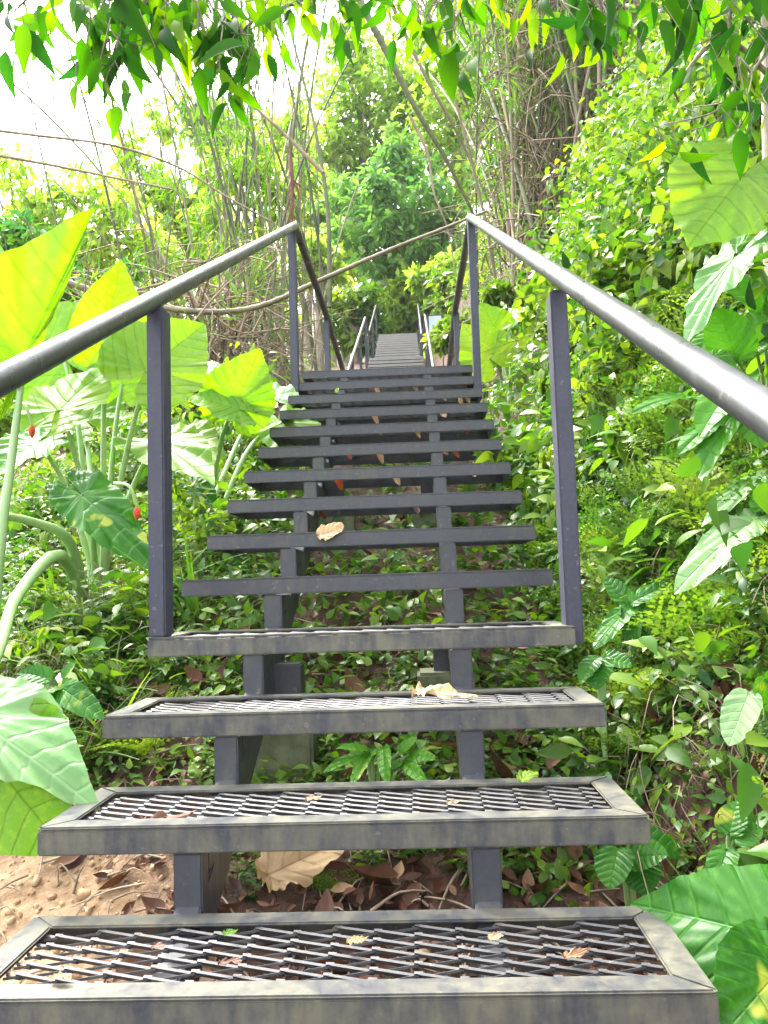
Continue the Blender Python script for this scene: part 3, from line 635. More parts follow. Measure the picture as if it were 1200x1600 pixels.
def make_grass(seed, tint):
    rg = np.random.default_rng(seed); mb = MB(); n = 34; a = rg.random(n)*6.28; e = rg.uniform(.5, 1.45, n)
    d = np.stack([np.cos(a)*np.cos(e), np.sin(a)*np.cos(e), np.sin(e)], -1); LG = leaf_t(7, .05, .75, .3, .5)
    scatter(mb, LG, rg.normal(size=(n, 3))*[.04, .04, .01]-[0, 0, .03], frames(d, np.array([0, 0, 1])-d*.2+rg.normal(size=(n, 3))*.1), rg.uniform(.5, 1.1, n), np.clip(tint+rg.normal(size=n)*.2, 0, 1))
    return mb.build('grass_tuft', [MAT['fern'], MAT['stem']])
GRASS = [make_grass(41, .5), make_grass(42, .8)]
TONE_F = ['mid green', 'light green', 'deep green', 'yellow green']; TONE_H = ['mid green narrow leaved', 'light green oval leaved', 'dark green fine leaved', 'large leaved bright green']; TONE_V = ['mid green', 'light green', 'yellow green', 'dark green']
TONE_T = ['mid green', 'yellow green']; TONE_G = ['green', 'pale green']
used = set()
def where(x, y):
    side = 'right' if x > 0.55 else 'left' if x < -.55 else 'under'
    k = int(round(y/G_))
    if k < 0: z = 'the nearest tread'
    elif k <= 12: z = 'the %s tread up' % ORD[k]
    elif y < 8.4: z = 'the first landing'
    elif y < 15: z = 'the second flight'
    else: z = 'the farthest flight'
    if side == 'under': return 'on the ground under %s' % z
    return ('on the right bank beside %s' if side == 'right' else 'on the left slope beside %s') % z
def place(kinds, tones, noun, cat, P, d, smin, smax, group, tilt=.5):
    for p_, dd in zip(P, d):
        if .5 < p_[0] < .86 and p_[1] < 1.0 and RNG.random() < .72: continue
        k = RNG.integers(0, len(kinds)); o = kinds[k]
        n = gnormal(p_[0:1], p_[1:2])[0]; s = RNG.uniform(smin, smax)
        hi = p_[0]-.6; pos_w = ('high ' if hi > 1.1 else 'low ' if 0 < hi < .35 else '')
        lab = '%s %s growing %s%s' % (tones[k], noun, pos_w, where(p_[0], p_[1]))
        first = (noun, k) not in used
        loc = tuple(p_-n*.01)
        tl = (-math.atan2(n[1], n[2])*tilt, math.atan2(n[0], n[2])*tilt)
        r = RNG.random()*6.28
        if first:
            c = o; used.add((noun, k)); c.location = loc; c.rotation_euler = (tl[0], tl[1], r); c.scale = (s,)*3
        else: c = dup(o, loc, r, s, None, tl)
        tag(c, lab, cat, group)
def pick(n, x0, x1, y0, y1, dmin=1.2, dmax=40, keep=None):
    P, d = gp(RNG.uniform(x0, x1, n), RNG.uniform(y0, y1, n)); ok = (d > dmin) & (d < dmax)
    ok &= ~((np.abs(P[:, 0]) < .62) & (P[:, 1] < -.1)) 
    if keep is not None: ok &= keep(P)
    return P[ok], d[ok]
clear = lambda P: (np.abs(P[:, 0]) > .58)
P, d = pick(165, 830, 1400, 420, 1500, 1.35, 6, clear); place(FERN, TONE_F, 'lacy fern', 'fern', P, d, .14, .30, 'lacy ferns on the slopes')
P, d = pick(95, -120, 420, 800, 1230, 1.7, 5, clear); place(FERN, TONE_F, 'lacy fern', 'fern', P, d, .13, .25, 'lacy ferns on the slopes')
P, d = pick(18, 380, 860, 850, 1400, 1.5, 5); P = P[P[:, 1] > .1]; place(FERN, TONE_F, 'lacy fern', 'fern', P, d, .07, .14, 'lacy ferns on the slopes')
P, d = pick(24, 1400, 2100, 300, 1450, 1.4, 7, clear); place(FERN, TONE_F, 'lacy fern', 'fern', P, d, .16, .3, 'lacy ferns on the slopes')
P, d = pick(40, 1400, 2100, 100, 900, 1.4, 9, clear); place(VINE, TONE_V, 'vine mound', 'vine', P, d, .25, .45, 'vine mounds on the slopes')
P, d = pick(120, 800, 1400, 300, 1450, 1.4, 7, clear); place(HERB, TONE_H, 'herb', 'herb', P, d, .14, .30, 'leafy herbs on the slopes')
P, d = pick(90, -150, 460, 640, 1250, 1.8, 7, clear); place(HERB, TONE_H, 'herb', 'herb', P, d, .14, .32, 'leafy herbs on the slopes')
P, d = pick(110, 330, 880, 640, 1400, 1.5, 6.5); P = P[P[:, 1] > .1]; place(HERB, TONE_H, 'herb', 'herb', P, d, .07, .17, 'leafy herbs on the slopes')
P, d = pick(230, 740, 1400, 60, 800, 3.3, 16, lambda P: P[:, 0] > .95); place(VINE, TONE_V, 'vine mound', 'vine', P, d, .22, .45, 'vine mounds on the slopes', .8)
P, d = pick(70, -200, 470, 420, 800, 3.6, 14, lambda P: P[:, 0] < -.95); place(VINE, TONE_V, 'vine mound', 'vine', P, d, .25, .5, 'vine mounds on the slopes', .8)
P, d = pick(90, 800, 1400, 200, 800, 3.2, 10, clear); place(TRAIL, TONE_T, 'drooping leafy vine', 'vine', P, d, .3, .6, 'trailing vines on the slopes', .7)
P, d = pick(30, -150, 440, 600, 1100, 2.4, 8, clear); place(TRAIL, TONE_T, 'drooping leafy vine', 'vine', P, d, .25, .5, 'trailing vines on the slopes', .7)
P, d = pick(85, 820, 1250, 420, 1050, 1.9, 7, clear); place(FERN, TONE_F, 'lacy fern', 'fern', P, d, .2, .38, 'lacy ferns on the slopes')
P, d = pick(16, 830, 1400, 480, 1200, 2., 6, clear); place(GRASS, TONE_G, 'grass tuft', 'grass', P, d, .12, .24, 'grass tufts on the slopes', .6)
P, d = pick(40, -150, 440, 760, 1200, 1.7, 6, clear); place(GRASS, TONE_G, 'grass tuft', 'grass', P, d, .16, .34, 'grass tufts on the slopes', .6)
P, d = pick(36, 280, 450, 610, 880, 2.6, 6.5, lambda P: P[:, 0] < -.72); place([VINE[1], VINE[2]], TONE_V[1:3], 'vine mound', 'vine', P, d, .18, .34, 'vine mounds on the slopes', .8)
P, d = pick(60, 400, 1100, 330, 640, 8, 40, lambda P: np.abs(P[:, 0]) > 1.3); place(VINE, TONE_V, 'vine mound', 'vine', P, d, .5, 1.0, 'vine mounds on the slopes', .6)
# ------------------------------------------------------------------ ground cover (stuff)
def cover(name, n, regions, mat, tm, lsz, nl, hgt, keep=None, tint=.5, spread=.06):
    mb = MB(); PP, DD = [], []
    for (x0, x1, y0, y1, w) in regions:
        P, d = pick(int(n*w), x0, x1, y0, y1, 1.0, 45, keep); PP.append(P); DD.append(d)
    P = np.concatenate(PP); D = np.concatenate(DD); bare = fbm(P[:, 0]*2.3+1, P[:, 1]*2.3+P[:, 2]*1.7) > np.where(D > 3.4, .8, np.where(P[:, 0] < 0, .4, .15))
    P = P[~bare]; D = D[~bare]
    sz = np.clip(D/3., .7, 4.)
    I = np.repeat(np.arange(len(P)), nl); n = len(I); nr = gnormal(P[:, 0], P[:, 1])[I]
    hh = RNG.uniform(.15, 1, n)*hgt*sz[I]
    off = RNG.normal(size=(n, 3))*spread*sz[I][:, None]; off[:, 2] *= .5
    B = P[I]+off; B[:, 2] = np.maximum(H(B[:, 0], B[:, 1]), B[:, 2]-.03); pos = B+(nr*.6+[0, 0, .5])*hh[:, None]
    inst = ((pos[:, 0] > .5) & (pos[:, 0] < .85) & (pos[:, 1] < .95) & (RNG.random(len(pos)) < .75)) | (np.abs(pos[:, 0]) < .56) & (pos[:, 2] > R_/G_*pos[:, 1]-.22) & (pos[:, 1] < 4.2); pos = pos[~inst]; I = I[~inst]; nr = nr[~inst]; n = len(I)
    dd = RNG.normal(size=(n, 3))+nr*.35; dd[:, 2] -= .25
    R = frames(dd, nr+[0, 0, .7]+RNG.normal(size=(n, 3))*.45)
    patch = .22*fbm(P[:, 0]*1.1+4, P[:, 1]*1.1+P[:, 2])
    scatter(mb, tm, pos, R, lsz*sz[I]*RNG.uniform(.5, 1.3, n), np.clip(tint+patch[I]+RNG.normal(size=n)*.2, 0, 1))
    return tag(mb.build(name, mat), kind='stuff')
o = cover('ground_cover', 3400, [(760, 1420, 250, 1500, 1.), (720, 1420, 20, 420, .6), (1400, 2300, 200, 1500, .5), (-700, -200, 600, 1300, .35), (-250, 520, 480, 1230, .75)], MAT['vine'], T3L, .034, 9, .05, clear, .5)
tag(o, 'low mat of small leaves covering both slopes', 'ground cover')
o = cover('creeping_plants', 1500, [(800, 1420, 400, 1400, 1.), (-250, 480, 600, 1230, .8), (330, 880, 640, 1300, .55)], MAT['herb'], TOL, .05, 5, .07, None, .55)
tag(o, 'scattered broader creeping leaves among the low plants', 'ground cover')
# leaf litter
P, d = pick(50, 780, 1400, 380, 1500, 1.3, 6, clear); P2, d2 = pick(50, -150, 450, 700, 1250, 1.6, 6, clear); P = np.concatenate([P, P2]); mb = MB()
for p_ in P:
    for q_ in range(5):
        e = p_+np.array([RNG.normal()*.09, RNG.normal()*.09, RNG.uniform(.05, .24)]); v, q = tube(curve([p_+RNG.normal(size=3)*.03, (p_+e)/2+RNG.normal(size=3)*.03+[0, 0, .03], e, e+[RNG.normal()*.04, RNG.normal()*.04, -.06]], 9), np.linspace(.0017, .0008, 9), 3); mb.add(v, q, RNG.random()*.6)
tag(mb.build('dry_stems', MAT['twig']), 'thin dry stems and rootlets between the plants on both slopes', 'dry stems', kind='stuff')
P, d = pick(700, -60, 1250, 850, 1750, .9, 6); mb = MB()
for p_ in P:
    a = RNG.random()*6.28; l_ = RNG.uniform(.03, .16); e = p_+np.array([math.cos(a)*l_, math.sin(a)*l_, 0]); e[2] = H(e[0], e[1])+RNG.uniform(0, .025)
    v, q = tube(curve([p_+[0, 0, .012], (p_+e)/2+[0, 0, RNG.uniform(.005, .03)], e], 6), np.linspace(.0028, .0012, 6)*RNG.uniform(.5, 1.6), 4); mb.add(v, q, RNG.random())
tag(mb.build('fallen_twigs', MAT['twig']), 'fallen twigs and bits of root on the soil under the stairs', 'twigs', kind='stuff')
P, d = pick(2600, -100, 1300, 820, 1750, .9, 7); nb = len(P)
xx = RNG.uniform(-.9, 1.0, 1500); yy = RNG.uniform(-.9, 1.6, 1500); P = np.concatenate([P, np.stack([xx, yy, H(xx, yy)], -1)])
sandy = np.hypot(P[:, 0]+.8, P[:, 1]-.55) < .33; P = P[~sandy | (RNG.random(len(P)) < .06)]
n = len(P); P[:, 2] += RNG.uniform(.002, .035, n); mb = MB(); nr = gnormal(P[:, 0], P[:, 1])
dd = RNG.normal(size=(n, 3)); dd -= nr*(dd*nr).sum(1)[:, None]*.75
sel = RNG.integers(0, 4, n); FRL = frames(dd, nr+RNG.normal(size=(n, 3))*.55); SZ = RNG.uniform(.018, .05, n)*RNG.choice([.6, 1, 1, 1.9], n); TT = np.clip(RNG.normal(.36, .26, n), 0, 1)
for q_, TL in enumerate((leaf_t(5, .5, -.35, .6, .8), leaf_t(5, .32, .5, .3, .7), leaf_t(5, .65, -.6, .9, .6), leaf_t(5, .42, .15, -.4, .9))):
    k = sel == q_; scatter(mb, TL, P[k], FRL[k], SZ[k], TT[k])
tag(mb.build('leaf_litter', MAT['dry']), 'brown fallen leaves covering the soil under the stairs', 'leaf litter', kind='stuff')
CR = np.array([[x, y, z] for z in (-1, 1) for y in (-1, 1) for x in (-1, 1)])*np.array([1, .8, .6]); CR[4:] *= .7
n = 2600; x = RNG.normal(-.82, .33, n); y = RNG.normal(.5, .4, n); k = (x < -.35); x = x[k]; y = y[k]; n = len(x); mb = MB()
scatter(mb, (CR, np.array([[0, 2, 3, 1], [4, 5, 7, 6], [0, 1, 5, 4], [2, 6, 7, 3], [0, 4, 6, 2], [1, 3, 7, 5]])), np.stack([x, y, H(x, y)+.001], -1), frames(RNG.normal(size=(n, 3)), RNG.normal(size=(n, 3))), RNG.exponential(.0028, n)+.0012, RNG.random(n))
tag(mb.build('soil_crumbs', simple_mat('earth crumbs', (.22, .12, .06), (.48, .32, .19), 30, .95)), 'crumbs of sandy orange earth at the lower left', 'soil crumbs', kind='stuff')
# big fallen leaves
def dead_leaf(P, ang, ln, w, label, mat='tan', tint=.6, nrm=(0, 0, 1), curl=.5, up=0, ragged=.05, seed=1):
    d = np.array([math.cos(ang), math.sin(ang), up]); P = np.asarray(P, float)
    o = blade(P, P+d*ln, w, nrm, MAT[mat], None, -curl, .3, .06, False, ragged, tint, seed, 'dead_leaf')
    return tag(o, label, 'leaf', 'fallen dead leaves')
Pg, _ = gp([480], [1400]); p0 = Pg[0]; dead_leaf(p0+[-.07, -.02, .05], .5, .20, .12, 'large tan curled dead leaf on the ground below the second tread', 'tan', .6, (0, -.7, .8), .2, .25, .08, 3)
def on_tread(k, px, py):
    """a point of tread k's top under the given sight line"""
    for d in np.linspace(.8, 8, 6000):
        q = at(px, py, d)
        if (k < 4 and q[2] < k*R_+.012) or (k >= 4 and q[1] > k*G_-.006): return q
dead_leaf(on_tread(2, 655, 1084)+[0, 0, .004], -.15, .125, .042, 'tan twisted dead leaf lying on the mesh of the third tread up', 'tan', .85, (0, -.3, 1), -.15, 0, .06, 5)
dead_leaf(on_tread(5, 500, 838)+[0, 0, .004], .25, .075, .055, 'folded tan leaf standing on the front edge of the sixth tread up', 'tan', .75, (0, -1, .6), .3, .2, .04, 6)
o = dead_leaf(on_tread(1, 815, 1222)+[0, 0, .004], .6, .04, .03, 'small pale green leaf scrap on the back edge of the second tread up', 'ear', .9, (0, -.4, 1), -.3, .4, .1, 7)
dead_leaf(on_tread(1, 225, 1265)+[0, 0, -.02], 0.1, .09, .03, 'reddish brown leaf under the left end of the second tread up', 'dry', .35, (0, -.1, 1), .1, 0, .03, 8)
dead_leaf(on_tread(1, 700, 1257)+[0, 0, .002], .2, .025, .012, 'tiny pink brown leaf on the mesh of the second tread up', 'dry', .9, (0, -.1, 1), .1, 0, .03, 9)
dead_leaf(at(425, 606, 4.35)*0+on_tread(11, 525, 607)+[0, -.004, -.02], 1.3, .035, .02, 'small yellow green leaf on the left of the twelfth tread up', 'ear', 1., (0, -1, .2), .1, .8, .03, 10)
hang = [(9, 500, 'red'), (9, 598, 'pale'), (9, 655, 'pale'), (9, 731, 'red'), (10, 590, 'tan'), (10, 640, 'tan'), (10, 700, 'tan'), (8, 545, 'red'), (8, 596, 'tan'), (8, 698, 'tan'), (8, 715, 'red'), (7, 528, 'red'), (7, 620, 'tan'), (7, 742, 'tan'), (11, 738, 'tan'), (11, 728, 'tan'), (11, 700, 'pale'), (6, 500, 'dry'), (6, 650, 'dry'), (12, 595, 'pale'), (12, 655, 'grey')]
for k, px, py, c, ti, nm in ((0, 85, 1522, 'tan', .5, 'small tan scrap in the mesh at the left of the nearest tread'), (0, 240, 1475, 'dry', .45, 'small red brown scrap on the left of the nearest tread'), (0, 345, 1500, 'dry', .3, 'dark brown scrap on the nearest tread left of its middle'), (0, 545, 1468, 'tan', .2, 'tan scrap near the middle of the nearest tread'), (0, 765, 1462, 'dry', .95, 'pale brown scrap on the right half of the nearest tread'), (0, 885, 1490, 'dry', .8, 'brown scrap on the right part of the nearest tread'), (1, 480, 1245, 'dry', .9, 'pale scrap near the middle of the second tread up'), (0, 350, 1455, 'ear', .3, 'green scrap on the nearest tread left of its middle')):
    dead_leaf(on_tread(k, px, py)+[0, 0, -.004], random.uniform(-.6, .6), random.uniform(.02, .04), .015, nm, c, ti, (random.uniform(-.4, .4), -.2, 1), .1, .05, .06, int(px))
cnt = {}
for q, (k, px, c) in enumerate(hang):
    d = (1.1443+k*G_+.06)/1.0; x = CAM[0]+(px-652)/F*d; y = k*G_+random.uniform(.03, .12); z = k*R_-.02
    ln = random.uniform(.03, .052)
    cw = {'red': 'red brown', 'pale': 'pale', 'tan': 'tan', 'dry': 'dark brown', 'grey': 'greyish'}[c]
    sd = 'left part' if px < 590 else 'middle' if px < 670 else 'right part'
    o = dead_leaf((x, y, z), random.uniform(-1, 1), .022, random.uniform(.018, .03), '%s dead leaf dangling under the %s of the %s tread up' % (cw, sd, ORD[k]), 'tan' if c in ('tan', 'pale', 'grey') else 'rust_leaf' if c == 'red' else 'dry', {'red': .45, 'tan': .35, 'pale': .95, 'dry': .2, 'grey': .9}[c], (0, -1, .1), .2, -ln/.022, .05, 20+q)
# ------------------------------------------------------------------ bamboo
def bend(base, d, h, lean, sag, n=14):
    t = np.linspace(0, 1, n)[:, None]; return base+t*h*d+np.array([lean[0], lean[1], -sag])*(t**2)*h
def culm_mb(pts, r, tint, nodes=True):
    mb = MB(); n = len(pts); k = 3*n; u = np.linspace(0, n-1, k); P = np.stack([np.interp(u, np.arange(n), pts[:, i]) for i in range(3)], -1)
    rad = r*(1-.65*np.linspace(0, 1, k)); 
    if nodes: rad = rad*(1+.18*(np.arange(k) % 3 == 0))
    v, q = tube(P, rad, 6); mb.add(v, q, tint); return mb
def sprays(mb, pts, n, ln, tint, mat=0, rg=RNG):
    """leaf sprays along a culm's upper part"""
    u = rg.uniform(.35, 1, n)*(len(pts)-1); c = np.stack([np.interp(u, np.arange(len(pts)), pts[:, i]) for i in range(3)], -1)
    off = rdir(n, -.1, 1, rg)*rg.uniform(.1, .8, n)[:, None]; c = c+off; K = 6; ok = (np.abs(c[:, 0]+.1) > 1.0) | (c[:, 2]-H(c[:, 0], c[:, 1]) > 5); c = c[ok]; off = off[ok]; n = len(c)
    if n == 0: return
    I = np.repeat(np.arange(n), K); m_ = len(I); d = off[I]*.7+rg.normal(size=(m_, 3))*.35+[0, 0, -.35]
    scatter(mb, TB, c[I]+rg.normal(size=(m_, 3))*.06, frames(d, [0, 0, 1]+rg.normal(size=(m_, 3))*.4), ln*rg.uniform(.6, 1.2, m_), np.clip(tint+rg.normal(size=m_)*.2, 0, 1), mat)
def clump(label, base, n, spread, h, lean, r, twigs, mats, seed, leafn=14, tw_h=2.2, tw_spread=None, lean_j=.25):
    rg = np.random.default_rng(seed); b = np.asarray(base, float); b[2] = H(b[0], b[1]); root = empty('bamboo_clump', tuple(b), label, 'bamboo')
    lf = MB()
    for k in range(n):
        x, y = b[0]+rg.normal()*spread, b[1]+rg.normal()*spread*.8; bb = np.array([x, y, H(x, y)-.1])
        hh = rg.uniform(*h); d = np.array([(x-b[0])*.2+rg.normal()*.08, rg.normal()*.08, 1.]); d /= np.linalg.norm(d)
        pts = bend(bb, d, hh, (lean[0]+rg.normal()*lean_j, lean[1]+rg.normal()*lean_j*.7), rg.uniform(0, .12))
        if np.abs(pts[:8, 0]).min() < .85: continue
        culm_mb(pts, r*rg.uniform(.5, 1.25), rg.random(), True).build('culm', MAT[mats[k % len(mats)]], root)
        sprays(lf, pts, leafn, .17, .5, 0, rg)
    lf.build('foliage', MAT['bamboo_leaf'], root)
    tw = MB(); s_ = tw_spread or spread*1.3
    for k in range(twigs):
        x, y = b[0]+rg.normal()*s_, b[1]+rg.normal()*s_*.7; z = H(x, y)+rg.random()**1.3*tw_h
        dv = rg.normal(size=3)*[1, 1, .9]; dv /= np.linalg.norm(dv); l_ = rg.uniform(.3, 1.5)
        if abs(x) < .75+l_*.55: continue
        v, q = tube(curve([np.array([x, y, z]), np.array([x, y, z])+dv*l_*.5+rg.normal(size=3)*.08, np.array([x, y, z])+dv*l_+[0, 0, -.15*l_]], 7), np.linspace(.009, .003, 7)*rg.uniform(.5, 1.4), 4); tw.add(v, q, rg.random())
    tag(tw.build('dry_twigs', MAT['twig'], root), kind='stuff')
    return root
def gpt(px, d): P = at(px, 600, d); return np.array([P[0], P[1], H(P[0], P[1])])
clump('thicket of thin grey bamboo stems and dry twigs left of the upper handrail', gpt(430, 8.6), 58, .5, (4, 8), (-.02, 0), .017, 1700, ['culm', 'culm_green', 'culm'], 31, 12, 2.3, .9, .12)
clump('tangle of dry brown twigs and short stems behind the elephant ears', gpt(335, 7.8), 22, .45, (1.5, 3.5), (.05, 0), .014, 1500, ['culm', 'culm_green'], 35, 8, 1.9, .8, .25)
clump('tall slender dark bamboo stems behind the upper left post', gpt(478, 10.5), 30, .3, (7, 11), (-.03, 0), .024, 120, ['culm_green', 'culm_green', 'culm'], 32, 18, 2.5)
clump('dense brown bamboo clump fanning up on the right above the upper stairs', gpt(822, 10.2), 75, .5, (5, 9), (-.22, -.05), .024, 2400, ['culm', 'culm', 'culm_green'], 33, 20, 4.2, 1.0, .34)
clump('dry twiggy bamboo on the right hillside top behind the vines', gpt(905, 9.5), 45, .7, (4, 8), (.0, -.1), .024, 500, ['culm', 'culm_green'], 34, 40, 4, 1.2, .3)
def pole(label, pts, r, mat='culm', name='bamboo_pole', cat='bamboo'):
    c = curve([at(*p) for p in pts], 40); o = culm_mb(c, r, .6).build(name, MAT[mat]); return tag(o, label, cat)
pole('fallen pale bamboo pole curving across behind both upper handrails', [(60, 425, 7.2), (180, 465, 7.1), (300, 486, 7), (400, 480, 6.9), (500, 438, 6.9), (600, 394, 7), (680, 362, 7.1), (760, 330, 7.2)], .030)
pole('leaning dark bamboo pole running down from the canopy to the upper right post', [(540, -40, 9), (590, 55, 9), (650, 170, 9.2), (700, 255, 9.4), (745, 345, 9.6)], .045, 'culm_green')
pole('second thinner leaning pole just behind the dark leaning pole', [(600, -20, 9.5), (660, 110, 9.6), (715, 210, 9.8), (770, 330, 10)], .026, 'culm')
pole('thin tan hanging vine in front of the dark green tree', [(640, 180, 9), (668, 240, 9), (678, 300, 9), (700, 360, 9), (712, 430, 9)], .016, 'twig', 'hanging_vine', 'vine')
pole('tall curved dark stem rising from the upper left post to the canopy', [(515, 480, 8.5), (512, 330, 8.5), (492, 200, 8.5), (465, 90, 8.5), (440, 0, 8.5)], .026, 'culm_green')
pole('bare grey branch slanting up over the bamboo thicket', [(505, 270, 8), (440, 205, 8), (390, 160, 8), (360, 120, 8)], .02, 'twig', 'bare_branch', 'branch')
# hanging dead bract
P = at(455, 300, 7.6); mb = MB(); n = 26; v, q = tube([P+[0, 0, .45], P+[.01, 0, .1], P+[0, 0, -.4]], [.012, .02, .006], 6); mb.add(v, q, .5)
scatter(mb, leaf_t(3, .16, .3, .3), P+RNG.normal(size=(n, 3))*[.012, .012, .15], frames(RNG.normal(size=(n, 3))*.25+[.1, 0, -1], RNG.normal(size=(n, 3))+[0, -1, 0]), RNG.uniform(.08, .2, n), np.clip(RNG.normal(.6, .15, n), 0, 1))
tag(mb.build('dead_frond', MAT['dry']), 'brown withered frond hanging above the upper left post', 'dead frond')
for pts, lab in (([(-40, 200, 6), (60, 212, 6), (180, 228, 6), (280, 262, 6.1), (350, 305, 6.2), (430, 350, 6.3)], 'upper thorny cane arching across the pale sky at left'), ([(-40, 236, 5.6), (80, 258, 5.6), (170, 276, 5.7), (270, 296, 5.8)], 'lower thorny cane arching across the pale trees at left')):
    c = curve([at(*p) for p in pts], 60); mb = MB(); v, q = tube(c, np.linspace(.011, .006, len(c)), 6); mb.add(v, q)
    for k in range(2, len(c)-1, 2):
        a = RNG.random()*6.28; e = c[k]+np.array([.01*math.cos(a), .01*math.cos(a*2), .04*math.sin(a)]); v, q = tube([c[k], e], [.006, .001], 4); mb.add(v, q)
    tag(mb.build('thorny_cane', MAT['twig']), lab, 'branch')
# ------------------------------------------------------------------ trees
def tree(label, base, blobs, n, lsz, mat, tint, trunk_r, seed, tm=None, name='tree', group=None, bark='bark', gap=.25):
    rg = np.random.default_rng(seed); b = np.asarray(base, float).copy(); b[2] = H(b[0], b[1]); root = empty(name, tuple(b), label, 'tree', group)
    blobs = [(np.asarray(c, float), np.asarray(r, float)*np.ones(3)) for c, r in blobs]
    top = np.mean([c for c, r in blobs], 0); tr = MB(); md = (b*.5+top*.5)+rg.normal(size=3)*.15; md[0] = b[0]*.7+top[0]*.3
    c = curve([b-[0, 0, .3], md, top], 12); v, q = tube(c, np.linspace(trunk_r, trunk_r*.4, len(c)), 8); tr.add(v, q, .4); tr.build('trunk', MAT[bark], root)
    lb = MB(); cr = MB(); vol = np.array([r.prod()**(2/3) for _, r in blobs]); vol /= vol.sum()
    for (c0, r), w in zip(blobs, vol):
        s = c[rg.integers(5, len(c))]
        for _ in range(3):
            e = c0+rg.normal(size=3)*r*.45; v, q = tube(curve([s, (s+e)/2+rg.normal(size=3)*.1*r, e], 8), np.linspace(trunk_r*.4, trunk_r*.08, 8), 5); lb.add(v, q, .4)
        m_ = int(n*w); sub = max(5, int(m_/38)); sc = c0+rdir(sub, 0, 1, rg)*r*rg.uniform(.3, 1.05, sub)[:, None]
        st = rg.normal(size=sub)*.16; I = rg.integers(0, sub, m_); off = rg.normal(size=(m_, 3))*r.mean()*.17*[1, 1, .75]; pos = sc[I]+off
        d = off/(r.mean()*.2)*.6+rg.normal(size=(m_, 3))*.6+[0, 0, -.5]
        scatter(cr, tm or T2, pos, frames(d, [0, 0, 1]+rg.normal(size=(m_, 3))*.5), lsz*rg.uniform(.55, 1.25, m_), np.clip(tint+st[I]+rg.normal(size=m_)*.14, 0, 1))
    lb.build('branches', MAT[bark], root); cr.build('crown', mat, root); return root
def pb(px, py, d, rpx, rz=None):
    r = rpx*d/F; return (at(px, py, d), np.array([r, r, (rz or rpx)*d/F]))
MT, MP, MV = MAT['tree'], MAT['pale_tree'], MAT['vine']
tree('dense dark green tree standing beyond the top of the stairs', gpt(640, 27), [pb(630, 380, 26, 62, 55), pb(590, 310, 26, 55), pb(665, 320, 26, 58), pb(640, 270, 27, 50), pb(700, 400, 26, 45), pb(600, 420, 26, 45, 40), pb(560, 370, 26, 35), pb(635, 445, 26, 50, 30), pb(540, 300, 27, 35), pb(700, 340, 26, 35), pb(615, 240, 27, 40)], 5600, .34, MAT['mid_tree'], .5, .25, 41)
tree('lighter green tree rising above the dark tree in the middle', gpt(580, 33), [pb(560, 200, 32, 60), pb(610, 150, 32, 60), pb(540, 130, 33, 50), pb(640, 215, 32, 55), pb(520, 240, 32, 45), pb(490, 170, 33, 40), pb(470, 260, 33, 45), pb(590, 90, 33, 50), pb(550, 60, 33, 45), pb(650, 130, 32, 45), pb(570, 280, 33, 60)], 6500, .34, MAT['pale_tree'], .3, .25, 42)
tree('bright green tree right of the middle behind the leaning poles', gpt(720, 30), [pb(700, 190, 29, 60), pb(740, 270, 29, 60), pb(690, 100, 30, 60), pb(760, 150, 30, 70), pb(730, 40, 30, 70)], 4600, .36, MAT['pale_tree'], .4, .25, 43)
tree('pale sunlit bushy tree at far left below the white sky', gpt(60, 15), [pb(30, 330, 14, 70), pb(120, 300, 14, 55, 45), pb(180, 350, 14, 60), pb(60, 400, 14, 70), pb(230, 400, 14, 60), pb(0, 270, 14, 45, 35), pb(150, 420, 14, 60)], 4200, .19, MP, .65, .16, 44)
tree('pale feathery tree left of the bamboo thicket', gpt(270, 17), [pb(260, 320, 16, 50), pb(300, 370, 16, 60), pb(215, 260, 16, 40, 50), pb(250, 190, 16, 26, 35), pb(330, 300, 16, 40), pb(290, 430, 16, 60), pb(400, 240, 16, 40, 30)], 3600, .2, MP, .6, .14, 45)
tree('darker bush at the left edge behind the tall elephant ear leaf', gpt(20, 9), [pb(20, 370, 8.5, 55, 50), pb(70, 430, 8.5, 55), pb(-40, 420, 8.5, 70), pb(120, 480, 8.5, 50), pb(200, 440, 9, 40)], 2400, .12, MT, .6, .06, 46, name='bush')
tree('green bush filling the slope behind the elephant ears', gpt(180, 7), [pb(60, 560, 6.5, 60), pb(160, 560, 6.5, 60), pb(20, 650, 6, 60), pb(240, 620, 6.5, 55), pb(330, 650, 6.5, 50), pb(120, 660, 6, 50)], 3600, .10, MV, .55, .05, 47, name='bush')
tree('light tree high on the right hillside behind the brown bamboo', gpt(860, 14), [pb(850, 80, 13, 80), pb(920, 140, 13, 80), pb(800, 40, 13, 70), pb(980, 60, 13, 90), pb(900, 0, 13, 90), pb(1000, 180, 12, 70)], 6000, .2, MT, .75, .18, 48)
tree('bright leafy tree at upper right above the round elephant ear leaf', gpt(1090, 7), [pb(1060, 120, 6.5, 75), pb(1130, 180, 6, 70), pb(1000, 200, 6.5, 65), pb(1160, 60, 6.5, 90), pb(1080, 20, 7, 80), pb(1210, 200, 6, 80), pb(960, 260, 7, 60)], 5200, .105, MV, .6, .08, 49)
tree('thin broken bush over the dry twigs left of the upper post', gpt(360, 11), [pb(360, 270, 10.5, 45, 35), pb(420, 300, 10.5, 45, 40), pb(330, 340, 10.5, 40), pb(400, 220, 10.5, 22)], 1100, .13, MP, .4, .05, 50, name='bush')
